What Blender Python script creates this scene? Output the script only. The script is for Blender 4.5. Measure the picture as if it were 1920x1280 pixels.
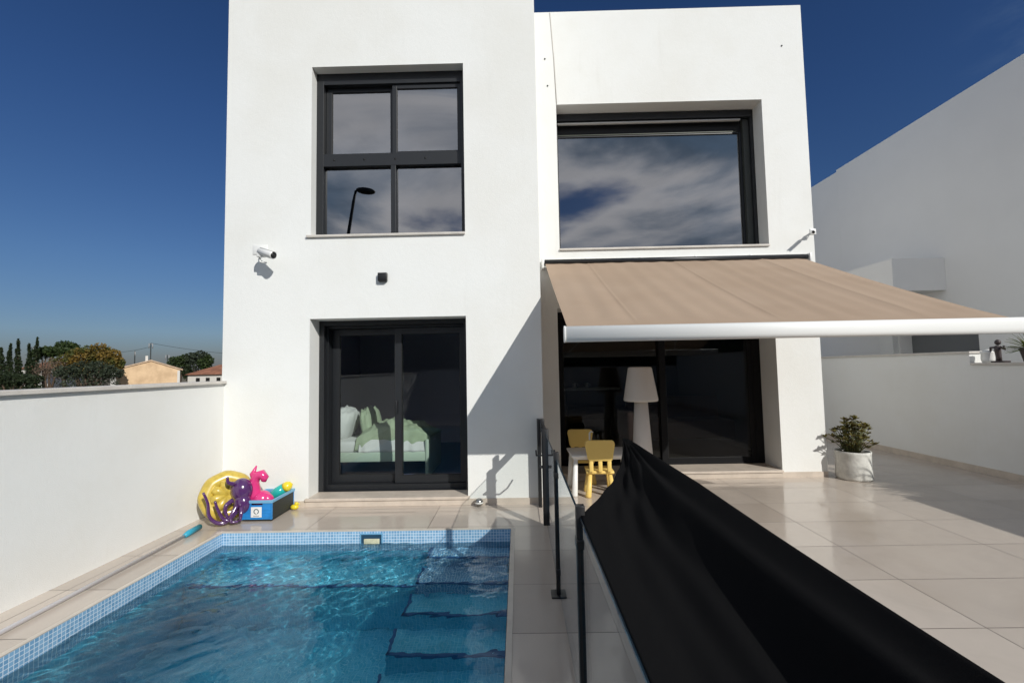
import bpy, bmesh, math, random
from mathutils import Vector, Matrix
random.seed(7)
R = math.radians
scene = bpy.context.scene
col = scene.collection
for o in list(bpy.data.objects): bpy.data.objects.remove(o)

# ------------------------------------------------------------ camera
YAW, PITCH, ROLL, FPX = -.0124, .0586, -.0189, 843.66
F = Vector((math.sin(YAW)*math.cos(PITCH), math.cos(YAW)*math.cos(PITCH), math.sin(PITCH)))
Rv = Vector((math.cos(YAW), -math.sin(YAW), 0)); Uv = Rv.cross(F)
R2 = Rv*math.cos(ROLL)+Uv*math.sin(ROLL); U2 = -Rv*math.sin(ROLL)+Uv*math.cos(ROLL)
cam_d = bpy.data.cameras.new("camera"); cam = bpy.data.objects.new("camera", cam_d); col.objects.link(cam)
m3 = Matrix((R2, U2, -F)).transposed(); cam.matrix_world = Matrix.Translation((0, 0, 1.54)) @ m3.to_4x4()
cam_d.sensor_width = 36; cam_d.lens = FPX/1920*36; cam_d.clip_start = .02; cam_d.clip_end = 6000
scene.camera = cam

# ------------------------------------------------------------ sun, sky, exposure
SUN = Vector((-.7491, 1, -.7388)).normalized()
sd = bpy.data.lights.new("sun", 'SUN'); so = bpy.data.objects.new("sun", sd); col.objects.link(so)
so.rotation_euler = SUN.to_track_quat('-Z', 'Y').to_euler()
sd.energy = 3.75; sd.angle = R(.5); sd.color = (1, .975, .915)
world = bpy.data.worlds.new("World"); scene.world = world; world.use_nodes = True
wn = world.node_tree; wn.nodes.clear()
def N(nt, t, **k):
    n = nt.nodes.new(t)
    for a, b in k.items(): setattr(n, a, b)
    return n
def L(nt, a, b): nt.links.new(a, b)
def math_n(nt, op, a, b=None, clamp=False):
    n = N(nt, 'ShaderNodeMath', operation=op, use_clamp=clamp)
    for i, v in enumerate((a, b)):
        if v is None: continue
        if isinstance(v, (int, float)): n.inputs[i].default_value = v
        else: L(nt, v, n.inputs[i])
    return n.outputs[0]
def ramp(nt, src, stops, interp='LINEAR'):
    n = N(nt, 'ShaderNodeValToRGB'); n.color_ramp.interpolation = interp
    e = n.color_ramp.elements
    while len(e) < len(stops): e.new(.5)
    for q, (p, c) in zip(e, stops): q.position = p; q.color = (c[0], c[1], c[2], 1) if not isinstance(c, (int, float)) else (c, c, c, 1)
    L(nt, src, n.inputs[0]); return n.outputs[0]
def smooth(nt, src, a, b, c=0, d=1):
    n = N(nt, 'ShaderNodeMapRange', interpolation_type='SMOOTHSTEP')
    L(nt, src, n.inputs[0]); n.inputs[1].default_value = a; n.inputs[2].default_value = b
    n.inputs[3].default_value = c; n.inputs[4].default_value = d; return n.outputs[0]
def mixc(nt, fac, a, b, mode='MIX'):
    n = N(nt, 'ShaderNodeMix', data_type='RGBA', blend_type=mode)
    for s, v in ((0, fac), (6, a), (7, b)):
        if isinstance(v, (int, float)): n.inputs[s].default_value = v
        elif isinstance(v, tuple): n.inputs[s].default_value = (*v, 1)
        else: L(nt, v, n.inputs[s])
    return n.outputs[2]
def noise(nt, vec, scale, detail=4, rough=.55, dist=0):
    n = N(nt, 'ShaderNodeTexNoise'); n.inputs['Scale'].default_value = scale; n.inputs['Detail'].default_value = detail
    n.inputs['Roughness'].default_value = rough; n.inputs['Distortion'].default_value = dist
    if vec is not None: L(nt, vec, n.inputs['Vector'])
    return n.outputs['Fac']
sky = N(wn, 'ShaderNodeTexSky', sky_type='NISHITA'); sky.sun_disc = False
sky.sun_elevation = R(30.6); sky.sun_rotation = R(143.2); sky.air_density = 1.0; sky.dust_density = .6; sky.ozone_density = 2.5
tc = N(wn, 'ShaderNodeTexCoord'); sep = N(wn, 'ShaderNodeSeparateXYZ'); L(wn, tc.outputs['Generated'], sep.inputs[0])
dx_, dy_, dz_ = sep.outputs
hs = N(wn, 'ShaderNodeHueSaturation'); L(wn, sky.outputs[0], hs.inputs['Color']); hs.inputs['Saturation'].default_value = 1.14
depth = ramp(wn, dz_, [(0, (.155, .155, .225)), (.03, (.175, .185, .25)), (.075, (.235, .265, .34)), (.2, (.245, .29, .375)), (.45, (.215, .275, .39)), (1, (.18, .24, .34))])
skyc = mixc(wn, 1.0, hs.outputs[0], depth, 'MULTIPLY')
bg1 = N(wn, 'ShaderNodeBackground'); L(wn, skyc, bg1.inputs[0]); bg1.inputs[1].default_value = .15
# clouds stand in the half of the sky behind the camera
mp = N(wn, 'ShaderNodeMapping'); mp.inputs['Scale'].default_value = (1, 1, 2.6); mp.inputs['Location'].default_value = (4.1, .2, 2.28)
L(wn, tc.outputs['Generated'], mp.inputs[0])
cn = noise(wn, mp.outputs[0], 1.7, 8, .5, .5)
cn2 = noise(wn, mp.outputs[0], 4.3, 8, .6, .5)
cover = smooth(wn, cn, .28, .37)
lit = smooth(wn, cn, .54, .38)
lit2 = smooth(wn, cn2, .42, .68)
br = math_n(wn, 'ADD', math_n(wn, 'MULTIPLY', math_n(wn, 'POWER', lit, 1.5), .62), math_n(wn, 'MULTIPLY', lit2, .14))
br = math_n(wn, 'ADD', br, .33)
cc = mixc(wn, lit, (.46, .68, 1.0), (.97, .96, 1.0))
bg2 = N(wn, 'ShaderNodeBackground'); L(wn, cc, bg2.inputs[0]); L(wn, br, bg2.inputs[1])
behind = math_n(wn, 'MULTIPLY', smooth(wn, dy_, .12, -.2), cover)
# a thin pale wisp low over the horizon and one high at the right
wisp = math_n(wn, 'MULTIPLY', smooth(wn, noise(wn, mp.outputs[0], 6.5, 7, .6, .3), .44, .70), .25)
wmask = math_n(wn, 'MULTIPLY', smooth(wn, dx_, .62, .70), smooth(wn, dz_, .38, .44))
facw = math_n(wn, 'MAXIMUM', behind, math_n(wn, 'MULTIPLY', wisp, wmask))
mx = N(wn, 'ShaderNodeMixShader'); L(wn, facw, mx.inputs[0]); L(wn, bg1.outputs[0], mx.inputs[1]); L(wn, bg2.outputs[0], mx.inputs[2])
wo = N(wn, 'ShaderNodeOutputWorld'); L(wn, mx.outputs[0], wo.inputs[0])
scene.view_settings.view_transform = 'Standard'; scene.view_settings.look = 'None'
scene.view_settings.exposure = 0; scene.view_settings.gamma = 1
scene.render.engine = 'CYCLES'
scene.cycles.caustics_reflective = False; scene.cycles.caustics_refractive = True
scene.cycles.max_bounces = 12; scene.cycles.transparent_max_bounces = 24; scene.cycles.transmission_bounces = 10
scene.cycles.sample_clamp_indirect = 6

# ------------------------------------------------------------ helpers
def tag(o, label=None, cat=None, group=None, kind=None):
    for k, v in (('label', label), ('category', cat), ('group', group), ('kind', kind)):
        if v: o[k] = v
    return o
def thing(name, label, cat, loc=(0, 0, 0), rz=0, group=None):
    o = bpy.data.objects.new(name, None); col.objects.link(o); o.location = loc; o.rotation_euler = (0, 0, rz)
    o.empty_display_size = .1
    return tag(o, label, cat, group)
class MB:
    def __init__(s): s.v = []; s.f = []; s.mi = []; s.sm = []
    def add(s, vs, fs, mi=0, sm=False):
        n = len(s.v); s.v += [tuple(v) for v in vs]
        for f in fs: s.f.append(tuple(i+n for i in f)); s.mi.append(mi); s.sm.append(sm)
        return s
    def box(s, x0, x1, y0, y1, z0, z1, mi=0):
        vs = [(x, y, z) for z in (z0, z1) for y in (y0, y1) for x in (x0, x1)]
        return s.add(vs, [(0, 2, 3, 1), (4, 5, 7, 6), (0, 1, 5, 4), (2, 6, 7, 3), (0, 4, 6, 2), (1, 3, 7, 5)], mi)
    def rbox(s, x0, x1, y0, y1, z0, z1, b=.01, seg=2, mi=0, m=None):
        bm = bmesh.new(); bmesh.ops.create_cube(bm, size=1)
        for v in bm.verts: v.co = Vector(((x0+x1)/2+v.co.x*(x1-x0), (y0+y1)/2+v.co.y*(y1-y0), (z0+z1)/2+v.co.z*(z1-z0)))
        bmesh.ops.bevel(bm, geom=bm.edges[:], offset=b, segments=seg, profile=.5, affect='EDGES')
        s.bm(bm, mi, True, m); return s
    def bm(s, bm, mi=0, sm=False, m=None):
        bm.verts.index_update()
        vs = [(m @ v.co if m else v.co).to_tuple() for v in bm.verts]
        s.add(vs, [tuple(v.index for v in f.verts) for f in bm.faces], mi, sm); bm.free(); return s
    def tube(s, pts, r, n=10, mi=0, sm=True, cap=True, flat=1.0):
        pts = [Vector(p) for p in pts]; rs = r if isinstance(r, (list, tuple)) else [r]*len(pts)
        vs = []; up = None
        for i, p in enumerate(pts):
            d = (pts[min(i+1, len(pts)-1)]-pts[max(i-1, 0)]).normalized()
            if up is None: up = Vector((0, 0, 1)) if abs(d.z) < .9 else Vector((1, 0, 0))
            a = d.cross(up).normalized(); b = a.cross(d).normalized(); up = b
            for k in range(n):
                t = 2*math.pi*k/n; vs.append(p+(a*math.cos(t)+b*math.sin(t)*flat)*rs[i])
        fs = [(i*n+k, i*n+(k+1) % n, (i+1)*n+(k+1) % n, (i+1)*n+k) for i in range(len(pts)-1) for k in range(n)]
        if cap: fs += [tuple(range(n-1, -1, -1)), tuple((len(pts)-1)*n+k for k in range(n))]
        return s.add(vs, fs, mi, sm)
    def lathe(s, prof, c=(0, 0, 0), n=32, mi=0, m=None, cap=True):
        vs = []
        for r, z in prof:
            for k in range(n):
                t = 2*math.pi*k/n; v = Vector((r*math.cos(t), r*math.sin(t), z))
                vs.append((m @ v if m else v)+Vector(c))
        q = len(prof)
        fs = [(i*n+k, i*n+(k+1) % n, (i+1)*n+(k+1) % n, (i+1)*n+k) for i in range(q-1) for k in range(n)]
        if cap: fs += [tuple(range(n-1, -1, -1)), tuple((q-1)*n+k for k in range(n))]
        return s.add(vs, fs, mi, True)
    def ell(s, c, r, m=None, mi=0, n=20):
        bm = bmesh.new(); bmesh.ops.create_uvsphere(bm, u_segments=n, v_segments=n//2+2, radius=1)
        for v in bm.verts:
            p = Vector((v.co.x*r[0], v.co.y*r[1], v.co.z*r[2])); v.co = (m @ p if m else p)+Vector(c)
        return s.bm(bm, mi, True)
    def extr(s, poly, axis, a, b, mi=0, sm=False):   # prism of a closed 2D polygon along an axis
        def P(p, t):
            return {'x': (t, p[0], p[1]), 'y': (p[0], t, p[1]), 'z': (p[0], p[1], t)}[axis]
        n = len(poly); vs = [P(p, a) for p in poly]+[P(p, b) for p in poly]
        return s.add(vs, [tuple(range(n-1, -1, -1)), tuple(range(n, 2*n))]+[(i, (i+1) % n, n+(i+1) % n, n+i) for i in range(n)], mi, sm)
    def wall(s, u0, u1, z0, z1, d0, d1, holes, axis='y', mi=0):   # slab with openings, axis 'y': u=x, depth=y
        us = sorted({u0, u1, *[h[0] for h in holes], *[h[1] for h in holes]}); zs = sorted({z0, z1, *[h[2] for h in holes], *[h[3] for h in holes]})
        P = (lambda u, d, z: (u, d, z)) if axis == 'y' else (lambda u, d, z: (d, u, z))
        solid = lambda i, j: 0 <= i < len(us)-1 and 0 <= j < len(zs)-1 and not any(h[0] <= (us[i]+us[i+1])/2 <= h[1] and h[2] <= (zs[j]+zs[j+1])/2 <= h[3] for h in holes)
        bm = bmesh.new(); cache = {}
        def V(*p):
            k = tuple(round(c, 5) for c in p)
            if k not in cache: cache[k] = bm.verts.new(p)
            return cache[k]
        for i in range(len(us)-1):
            for j in range(len(zs)-1):
                if not solid(i, j): continue
                a, b, c, d = us[i], us[i+1], zs[j], zs[j+1]
                for dd in (d0, d1): bm.faces.new([V(*P(*q)) for q in ((a, dd, c), (b, dd, c), (b, dd, d), (a, dd, d))])
                for (ii, jj, q) in ((i-1, j, ((a, d0, c), (a, d1, c), (a, d1, d), (a, d0, d))), (i+1, j, ((b, d0, c), (b, d1, c), (b, d1, d), (b, d0, d))),
                                    (i, j-1, ((a, d0, c), (b, d0, c), (b, d1, c), (a, d1, c))), (i, j+1, ((a, d0, d), (b, d0, d), (b, d1, d), (a, d1, d)))):
                    if not solid(ii, jj): bm.faces.new([V(*P(*w)) for w in q])
        bmesh.ops.recalc_face_normals(bm, faces=bm.faces[:])
        return s.bm(bm, mi)
    def build(s, name, mat, parent=None, bevel=0, subs=0):
        me = bpy.data.meshes.new(name); me.from_pydata(s.v, [], s.f)
        mats = mat if isinstance(mat, (list, tuple)) else [mat]
        for m in mats: me.materials.append(m)
        for p, mi, sm in zip(me.polygons, s.mi, s.sm): p.material_index = mi; p.use_smooth = sm
        uv = me.uv_layers.new(name="UVMap")
        for p in me.polygons:
            n = p.normal; ax = max(range(3), key=lambda i: abs(n[i]))
            for li in p.loop_indices:
                c = me.vertices[me.loops[li].vertex_index].co
                uv.data[li].uv = ((c.y, c.z), (c.x, c.z), (c.x, c.y))[ax]
        o = bpy.data.objects.new(name, me); col.objects.link(o)
        if parent: o.parent = parent
        if bevel:
            b = o.modifiers.new('bevel', 'BEVEL'); b.width = bevel; b.segments = 2; b.limit_method = 'ANGLE'
        if subs:
            b = o.modifiers.new('subd', 'SUBSURF'); b.levels = subs; b.render_levels = subs
        return o
def copy_tree(o, parent=None):
    c = o.copy(); col.objects.link(c); c.parent = parent
    for ch in list(o.children): copy_tree(ch, c)
    return c

# ------------------------------------------------------------ materials
def mat(name, base=(.5, .5, .5), rough=.6, metal=0, spec=.5, var=0, vscale=3, bump=0, bscale=60, col2=None, coat=0, rvar=0, trans=0, sss=0):
    m = bpy.data.materials.new(name); m.use_nodes = True; nt = m.node_tree; p = nt.nodes['Principled BSDF']
    p.inputs['Base Color'].default_value = (*base, 1); p.inputs['Roughness'].default_value = rough; p.inputs['Metallic'].default_value = metal
    p.inputs['Specular IOR Level'].default_value = spec; p.inputs['Coat Weight'].default_value = coat; p.inputs['Coat Roughness'].default_value = .08
    tcn = N(nt, 'ShaderNodeTexCoord'); ob = tcn.outputs['Object']
    if var:
        c2 = col2 or tuple(c*(1-var) for c in base)
        nn = noise(nt, ob, vscale, 6, .6)
        L(nt, mixc(nt, smooth(nt, nn, .35, .68), base, c2), p.inputs['Base Color'])
    if rvar:
        L(nt, math_n(nt, 'ADD', math_n(nt, 'MULTIPLY', noise(nt, ob, vscale*1.7, 5, .6), rvar), rough-rvar/2), p.inputs['Roughness'])
    if bump:
        b = N(nt, 'ShaderNodeBump'); b.inputs['Strength'].default_value = bump; b.inputs['Distance'].default_value = .01
        L(nt, noise(nt, ob, bscale, 5, .6), b.inputs['Height']); L(nt, b.outputs[0], p.inputs['Normal'])
    return m
def stucco(name, base, warm=(1, .99, .97)):
    m = mat(name, base, .88, spec=.2); nt = m.node_tree; p = nt.nodes['Principled BSDF']
    tcn = N(nt, 'ShaderNodeTexCoord'); ob = tcn.outputs['Object']
    a = noise(nt, ob, .9, 7, .62); b = noise(nt, ob, 9, 5, .7)
    mp2 = N(nt, 'ShaderNodeMapping'); mp2.inputs['Scale'].default_value = (5, 5, .5); L(nt, ob, mp2.inputs[0])
    st = noise(nt, mp2.outputs[0], 1.3, 5, .65)
    c = mixc(nt, smooth(nt, a, .35, .7), base, tuple(x*.955*w for x, w in zip(base, warm)))
    c = mixc(nt, smooth(nt, b, .55, .8, 0, .35), c, tuple(x*.93 for x in base))
    c = mixc(nt, smooth(nt, st, .58, .8, 0, .5), c, tuple(x*.90*w for x, w in zip(base, warm)))
    L(nt, c, p.inputs['Base Color'])
    bp = N(nt, 'ShaderNodeBump'); bp.inputs['Strength'].default_value = .26; bp.inputs['Distance'].default_value = .008
    h = math_n(nt, 'ADD', noise(nt, ob, 140, 3, .6), math_n(nt, 'MULTIPLY', noise(nt, ob, 22, 4, .6), .8))
    L(nt, h, bp.inputs['Height']); L(nt, bp.outputs[0], p.inputs['Normal'])
    return m
def tiles(name, base, base2, grout, w, h, mort=.0025, offx=0, offy=0, rough=.25, rvar=.3, stain=.25, half=0, spec=.5):
    m = mat(name, base, rough, spec=spec); nt = m.node_tree; p = nt.nodes['Principled BSDF']
    tcn = N(nt, 'ShaderNodeTexCoord'); mp2 = N(nt, 'ShaderNodeMapping'); mp2.inputs['Location'].default_value = (offx, offy, 0)
    L(nt, tcn.outputs['UV'], mp2.inputs[0])
    br = N(nt, 'ShaderNodeTexBrick'); br.offset = half; br.offset_frequency = 2; br.squash = 1
    L(nt, mp2.outputs[0], br.inputs['Vector']); br.inputs['Scale'].default_value = 1; br.inputs['Mortar Size'].default_value = mort
    br.inputs['Mortar Smooth'].default_value = .2; br.inputs['Brick Width'].default_value = w; br.inputs['Row Height'].default_value = h
    br.inputs['Color1'].default_value = (*base, 1); br.inputs['Color2'].default_value = (*base2, 1); br.inputs['Mortar'].default_value = (*grout, 1)
    br.inputs['Bias'].default_value = 0
    ob = tcn.outputs['Object']
    n1 = noise(nt, ob, 2.3, 8, .62, .6); n2 = noise(nt, ob, .8, 6, .6)
    c = mixc(nt, smooth(nt, n1, .42, .72, 0, stain), br.outputs[0], tuple(x*.72 for x in base))
    c = mixc(nt, smooth(nt, n2, .5, .75, 0, stain), c, tuple(min(1, x*1.15) for x in base2))
    L(nt, c, p.inputs['Base Color'])
    r = math_n(nt, 'ADD', math_n(nt, 'MULTIPLY', smooth(nt, noise(nt, ob, 1.7, 6, .6, .8), .35, .65), rvar), rough)
    r = math_n(nt, 'ADD', r, math_n(nt, 'MULTIPLY', br.outputs['Fac'], .3))
    L(nt, r, p.inputs['Roughness'])
    bp = N(nt, 'ShaderNodeBump'); bp.inputs['Strength'].default_value = .14; bp.inputs['Distance'].default_value = .002; bp.invert = True
    L(nt, math_n(nt, 'ADD', br.outputs['Fac'], math_n(nt, 'MULTIPLY', noise(nt, ob, 5, 3), .25)), bp.inputs['Height']); L(nt, bp.outputs[0], p.inputs['Normal'])
    return m
def schlick(nt, f0, nrm=None):
    lw = N(nt, 'ShaderNodeLayerWeight'); lw.inputs['Blend'].default_value = .5
    if nrm is not None: L(nt, nrm, lw.inputs['Normal'])
    return math_n(nt, 'ADD', math_n(nt, 'MULTIPLY', math_n(nt, 'POWER', lw.outputs['Facing'], 5), 1-f0), f0, True)
def glass(name, tint=(.75, .8, .82), f0=.06, wob=0):
    m = bpy.data.materials.new(name); m.use_nodes = True; nt = m.node_tree; nt.nodes.clear()
    t = N(nt, 'ShaderNodeBsdfTransparent'); t.inputs[0].default_value = (*tint, 1)
    g = N(nt, 'ShaderNodeBsdfGlossy'); g.inputs['Roughness'].default_value = 0.0; g.inputs[0].default_value = (.95, .97, 1, 1)
    x = N(nt, 'ShaderNodeMixShader'); L(nt, schlick(nt, f0), x.inputs[0]); L(nt, t.outputs[0], x.inputs[1]); L(nt, g.outputs[0], x.inputs[2])
    if wob:
        b = N(nt, 'ShaderNodeBump'); b.inputs['Strength'].default_value = wob; b.inputs['Distance'].default_value = .01
        tcn = N(nt, 'ShaderNodeTexCoord'); L(nt, noise(nt, tcn.outputs['Object'], .9, 1), b.inputs['Height']); L(nt, b.outputs[0], g.inputs['Normal'])
    o = N(nt, 'ShaderNodeOutputMaterial'); L(nt, x.outputs[0], o.inputs[0]); return m
M = {}
M['white'] = stucco('white_render', (.80, .805, .785))
M['white2'] = stucco('garden_wall_render', (.78, .78, .76))
M['grey'] = mat('neighbour_render', (.84, .825, .80), .9, spec=.2, var=.04, vscale=.6, bump=.15, bscale=90)
M['stone'] = mat('cream_stone', (.60, .52, .44), .45, var=.15, vscale=6, bump=.08, bscale=30)
M['coping'] = mat('wall_coping', (.62, .58, .53), .6, var=.15, vscale=5, bump=.1)
M['patio'] = tiles('patio_tiles', (.575, .50, .43), (.475, .41, .35), (.17, .14, .12), 1.19, .594, .0042, offx=-.28, offy=-.336, rough=.045, rvar=.20, stain=.26, spec=.65)
M['nosing'] = mat('pool_nosing', (.64, .58, .50), .45, var=.1, vscale=8)
M['mosaic'] = tiles('pool_mosaic', (.16, .34, .55), (.27, .47, .68), (.68, .77, .84), .0266, .0266, .0022, rough=.12, rvar=.1, stain=.1)
M['poolfloor'] = tiles('pool_mosaic_deep', (.09, .53, .73), (.17, .63, .83), (.38, .76, .90), .0266, .0266, .0018, rough=.3, rvar=.1, stain=.5)
M['edge'] = mat('step_edge_tile', (.05, .13, .30), .3)
M['frame'] = mat('anthracite_aluminium', (.013, .0145, .017), .42, spec=.5)
M['seal'] = mat('window_gasket', (.006, .006, .006), .6)
M['glassL'] = glass('window_glass', (.80, .86, .86), .045)
M['glassV'] = glass('living_room_glass', (.42, .46, .46), .035)
M['glassD'] = glass('tinted_glass', (.22, .26, .28), .26, .02)
M['glassF'] = glass('fence_glass', (.94, .96, .96), .035)
M['gedge'] = mat('glass_edge', (.006, .03, .05), .2, spec=.5, var=.6, vscale=30)  # teal glass edge, with the blue of reflected sky put into its colour
M['black'] = mat('black_powder_coat', (.012, .012, .013), .38)
M['cloth'] = mat('black_fabric', (.005, .005, .0055), .9, spec=.08, bump=.35, bscale=420)
M['awn'] = None
M['bar'] = mat('white_aluminium', (.80, .80, .78), .5, spec=.5)
M['plasticw'] = mat('white_plastic', (.78, .78, .76), .35)
M['room'] = mat('bedroom_paint', (.48, .46, .55), .9)
M['roomd'] = mat('dark_room_paint', (.10, .10, .11), .9)  # dimness of the unlit rooms put into the wall colour
M['roomf'] = mat('dark_room_floor', (.09, .07, .06), .5)  # floor colour darkened for the same dim rooms
M['roomfb'] = mat('bedroom_floor', (.10, .12, .24), .6)
M['ground'] = mat('dry_ground', (.16, .13, .08), .95, var=.5, vscale=.05)
M['yellow'] = mat('yellow_plastic', (.80, .57, .17), .38, spec=.4, bump=.05, bscale=90)
M['lampw'] = mat('lamp_polyethylene', (.72, .68, .63), .5, bump=.12, bscale=50)
M['blue'] = mat('blue_plastic', (.02, .24, .62), .4, var=.2, vscale=12)
M['bluel'] = mat('light_blue_plastic', (.16, .38, .58), .45)
M['charc'] = mat('charcoal_plastic', (.025, .03, .028), .6)
M['pink'] = mat('pink_vinyl', (.66, .04, .20), .22, spec=.6, coat=.3)
M['purple'] = mat('purple_vinyl', (.075, .022, .11), .18, spec=.7, coat=.5)
M['ringy'] = mat('yellow_vinyl', (.60, .44, .07), .3, var=.25, vscale=14, spec=.6, coat=.2)
M['teal'] = mat('teal_vinyl', (.02, .42, .38), .25, coat=.3)
M['lime'] = mat('lime_vinyl', (.75, .60, .03), .25, coat=.3)
M['alu'] = mat('aluminium_tube', (.66, .64, .66), .35, metal=.35)
M['cyan'] = mat('cyan_plastic', (.03, .33, .48), .4)
M['conc'] = mat('pale_concrete_pot', (.68, .67, .62), .8, var=.25, vscale=9, bump=.5, bscale=24)
M['soil'] = mat('soil', (.035, .022, .014), .95)
M['linen'] = mat('green_linen', (.36, .43, .29), .9, var=.12, vscale=9, bump=.5, bscale=8)
M['sheet'] = mat('white_linen', (.62, .62, .60), .85, bump=.2, bscale=8)
M['bedf'] = mat('pale_green_bed_paint', (.42, .50, .40), .5)
M['brown'] = mat('dark_bronze', (.05, .035, .035), .5)
M['bark'] = mat('bark', (.09, .06, .04), .9, bump=.4, bscale=20)
M['oldwall'] = mat('warm_stone_wall', (.74, .53, .33), .9, var=.35, vscale=.7, col2=(.55, .38, .23), bump=.4, bscale=3)
M['rooft'] = mat('clay_roof', (.33, .14, .08), .85, var=.4, vscale=1.2, bump=.6, bscale=4)
M['farw'] = mat('far_white_wall', (.62, .60, .56), .9)
M['stem'] = mat('green_stem', (.14, .15, .06), .6)
def leafmat(name, a, b, c=None, sc=1.2):
    m = mat(name, a, .6, spec=.3); nt = m.node_tree; p = nt.nodes['Principled BSDF']
    tcn = N(nt, 'ShaderNodeTexCoord'); g = N(nt, 'ShaderNodeNewGeometry')
    cr = mixc(nt, g.outputs['Random Per Island'], a, b)
    if c: cr = mixc(nt, smooth(nt, noise(nt, tcn.outputs['Object'], sc, 3), .45, .62), cr, c)
    L(nt, cr, p.inputs['Base Color'])
    tr = N(nt, 'ShaderNodeBsdfTranslucent'); L(nt, cr, tr.inputs[0]); x = N(nt, 'ShaderNodeMixShader'); x.inputs[0].default_value = .25
    L(nt, p.outputs[0], x.inputs[1]); L(nt, tr.outputs[0], x.inputs[2]); L(nt, x.outputs[0], nt.nodes['Material Output'].inputs[0]); return m
M['cyp'] = leafmat('cypress_leaf', (.018, .03, .012), (.035, .05, .02))
M['pine'] = leafmat('pine_leaf', (.025, .045, .014), (.05, .075, .02))
M['autumn'] = leafmat('autumn_leaf', (.15, .10, .022), (.24, .15, .03), (.07, .085, .02), .5)
M['olive'] = leafmat('olive_leaf', (.03, .042, .026), (.055, .07, .04))
M['bare'] = leafmat('dry_twigs', (.12, .085, .06), (.19, .14, .10))
M['succ'] = leafmat('succulent_leaf', (.13, .125, .03), (.27, .23, .055), (.11, .075, .035), 14)
M['spiky'] = leafmat('spiky_leaf', (.06, .09, .02), (.14, .16, .03))
# awning cloth: woven acrylic with soft ridges between front bar and wall
def awn_mat():
    m = mat('beige_awning_cloth', (.42, .318, .235), .8, spec=.15); nt = m.node_tree; p = nt.nodes['Principled BSDF']
    tcn = N(nt, 'ShaderNodeTexCoord')
    c = mixc(nt, smooth(nt, noise(nt, tcn.outputs['Object'], 1.3, 5), .35, .7), (.43, .325, .243), (.395, .295, .217)); L(nt, c, p.inputs['Base Color'])
    tr = N(nt, 'ShaderNodeBsdfTranslucent'); tr.inputs[0].default_value = (.40, .27, .17, 1); x = N(nt, 'ShaderNodeMixShader'); x.inputs[0].default_value = .12
    L(nt, p.outputs[0], x.inputs[1]); L(nt, tr.outputs[0], x.inputs[2]); L(nt, x.outputs[0], nt.nodes['Material Output'].inputs[0]); return m
M['awn'] = awn_mat()
def water_mat():
    m = bpy.data.materials.new('pool_water'); m.use_nodes = True; nt = m.node_tree; nt.nodes.clear()
    g = N(nt, 'ShaderNodeBsdfRefraction'); g.inputs['IOR'].default_value = 1.33; g.inputs['Roughness'].default_value = 0; g.inputs[0].default_value = (.84, .98, 1.0, 1)
    q = N(nt, 'ShaderNodeBsdfGlossy'); q.inputs['Roughness'].default_value = 0; q.inputs[0].default_value = (.6, .68, .75, 1)
    x = N(nt, 'ShaderNodeMixShader'); L(nt, schlick(nt, .02), x.inputs[0]); L(nt, g.outputs[0], x.inputs[1]); L(nt, q.outputs[0], x.inputs[2])
    o = N(nt, 'ShaderNodeOutputMaterial'); L(nt, x.outputs[0], o.inputs[0]); return m
M['water'] = water_mat()

# ------------------------------------------------------------ dimensions
YT, YR = 5.2044, 6.2174            # front of the tower and of the wing
XL, XR = -3.42, 6.2526             # inner faces of the garden walls
TX0, TX1, WX1 = -3.446, .2772, 4.1485
PL, PR, PB, PF = -2.8855, -.0982, 4.4112, -1.2   # pool
WZ = -.115

# ------------------------------------------------------------ the setting
tag(MB().add([(-3000, -3000, -2.2), (3000, -3000, -2.2), (3000, 3000, -2.2), (-3000, 3000, -2.2)], [(0, 1, 2, 3)]).build('ground', M['ground']), kind='structure')
d = MB()      # patio with the pool cut out: four slabs butting, one mesh
bm = bmesh.new()
xs = [XL-.02, PL, PR, XR+.02]; ys = [-4.5, PF, PB, 16.0]
vv = {}
def gv(i, j, z):
    k = (i, j, z)
    if k not in vv: vv[k] = bm.verts.new((xs[i], ys[j], z))
    return vv[k]
for i in range(3):
    for j in range(3):
        if (i, j) == (1, 1): continue
        bm.faces.new([gv(i, j, 0), gv(i+1, j, 0), gv(i+1, j+1, 0), gv(i, j+1, 0)])
        bm.faces.new([gv(i, j, -.06), gv(i, j+1, -.06), gv(i+1, j+1, -.06), gv(i+1, j, -.06)])
for a, b in (((1, 1), (2, 1)), ((2, 1), (2, 2)), ((2, 2), (1, 2)), ((1, 2), (1, 1)), ((0, 0), (3, 0)), ((3, 0), (3, 3)), ((3, 3), (0, 3)), ((0, 3), (0, 0))):
    bm.faces.new([gv(*a, 0), gv(*a, -.06), gv(*b, -.06), gv(*b, 0)])
tag(d.bm(bm).build('patio', M['patio']), kind='structure')
nz = MB()     # rounded lip of the pool edge
for (x0, x1, y0, y1) in ((PL-.035, PR+.035, PB, PB+.035), (PL-.035, PL, PF, PB), (PR, PR+.035, PF, PB)): nz.box(x0, x1, y0, y1, -.03, .004)
tag(nz.build('pool_edge', M['nosing']), kind='structure')
pb = MB(); e = .003
pb.add([(PL, PB-e, -.06), (PR, PB-e, -.06), (PR, PB-e, -.30), (PL, PB-e, -.30)], [(0, 1, 2, 3)])
pb.add([(PL+e, PF, -.06), (PL+e, PB, -.06), (PL+e, PB, -.30), (PL+e, PF, -.30)], [(0, 1, 2, 3)])
pb.add([(PR-e, PF, -.06), (PR-e, PB, -.06), (PR-e, PB, -.30), (PR-e, PF, -.30)], [(0, 1, 2, 3)])
pb.add([(PL+e, PF, 0), (PL+e, PB, 0), (PL+e, PB, -.06), (PL+e, PF, -.06)], [(0, 1, 2, 3)])
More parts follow.
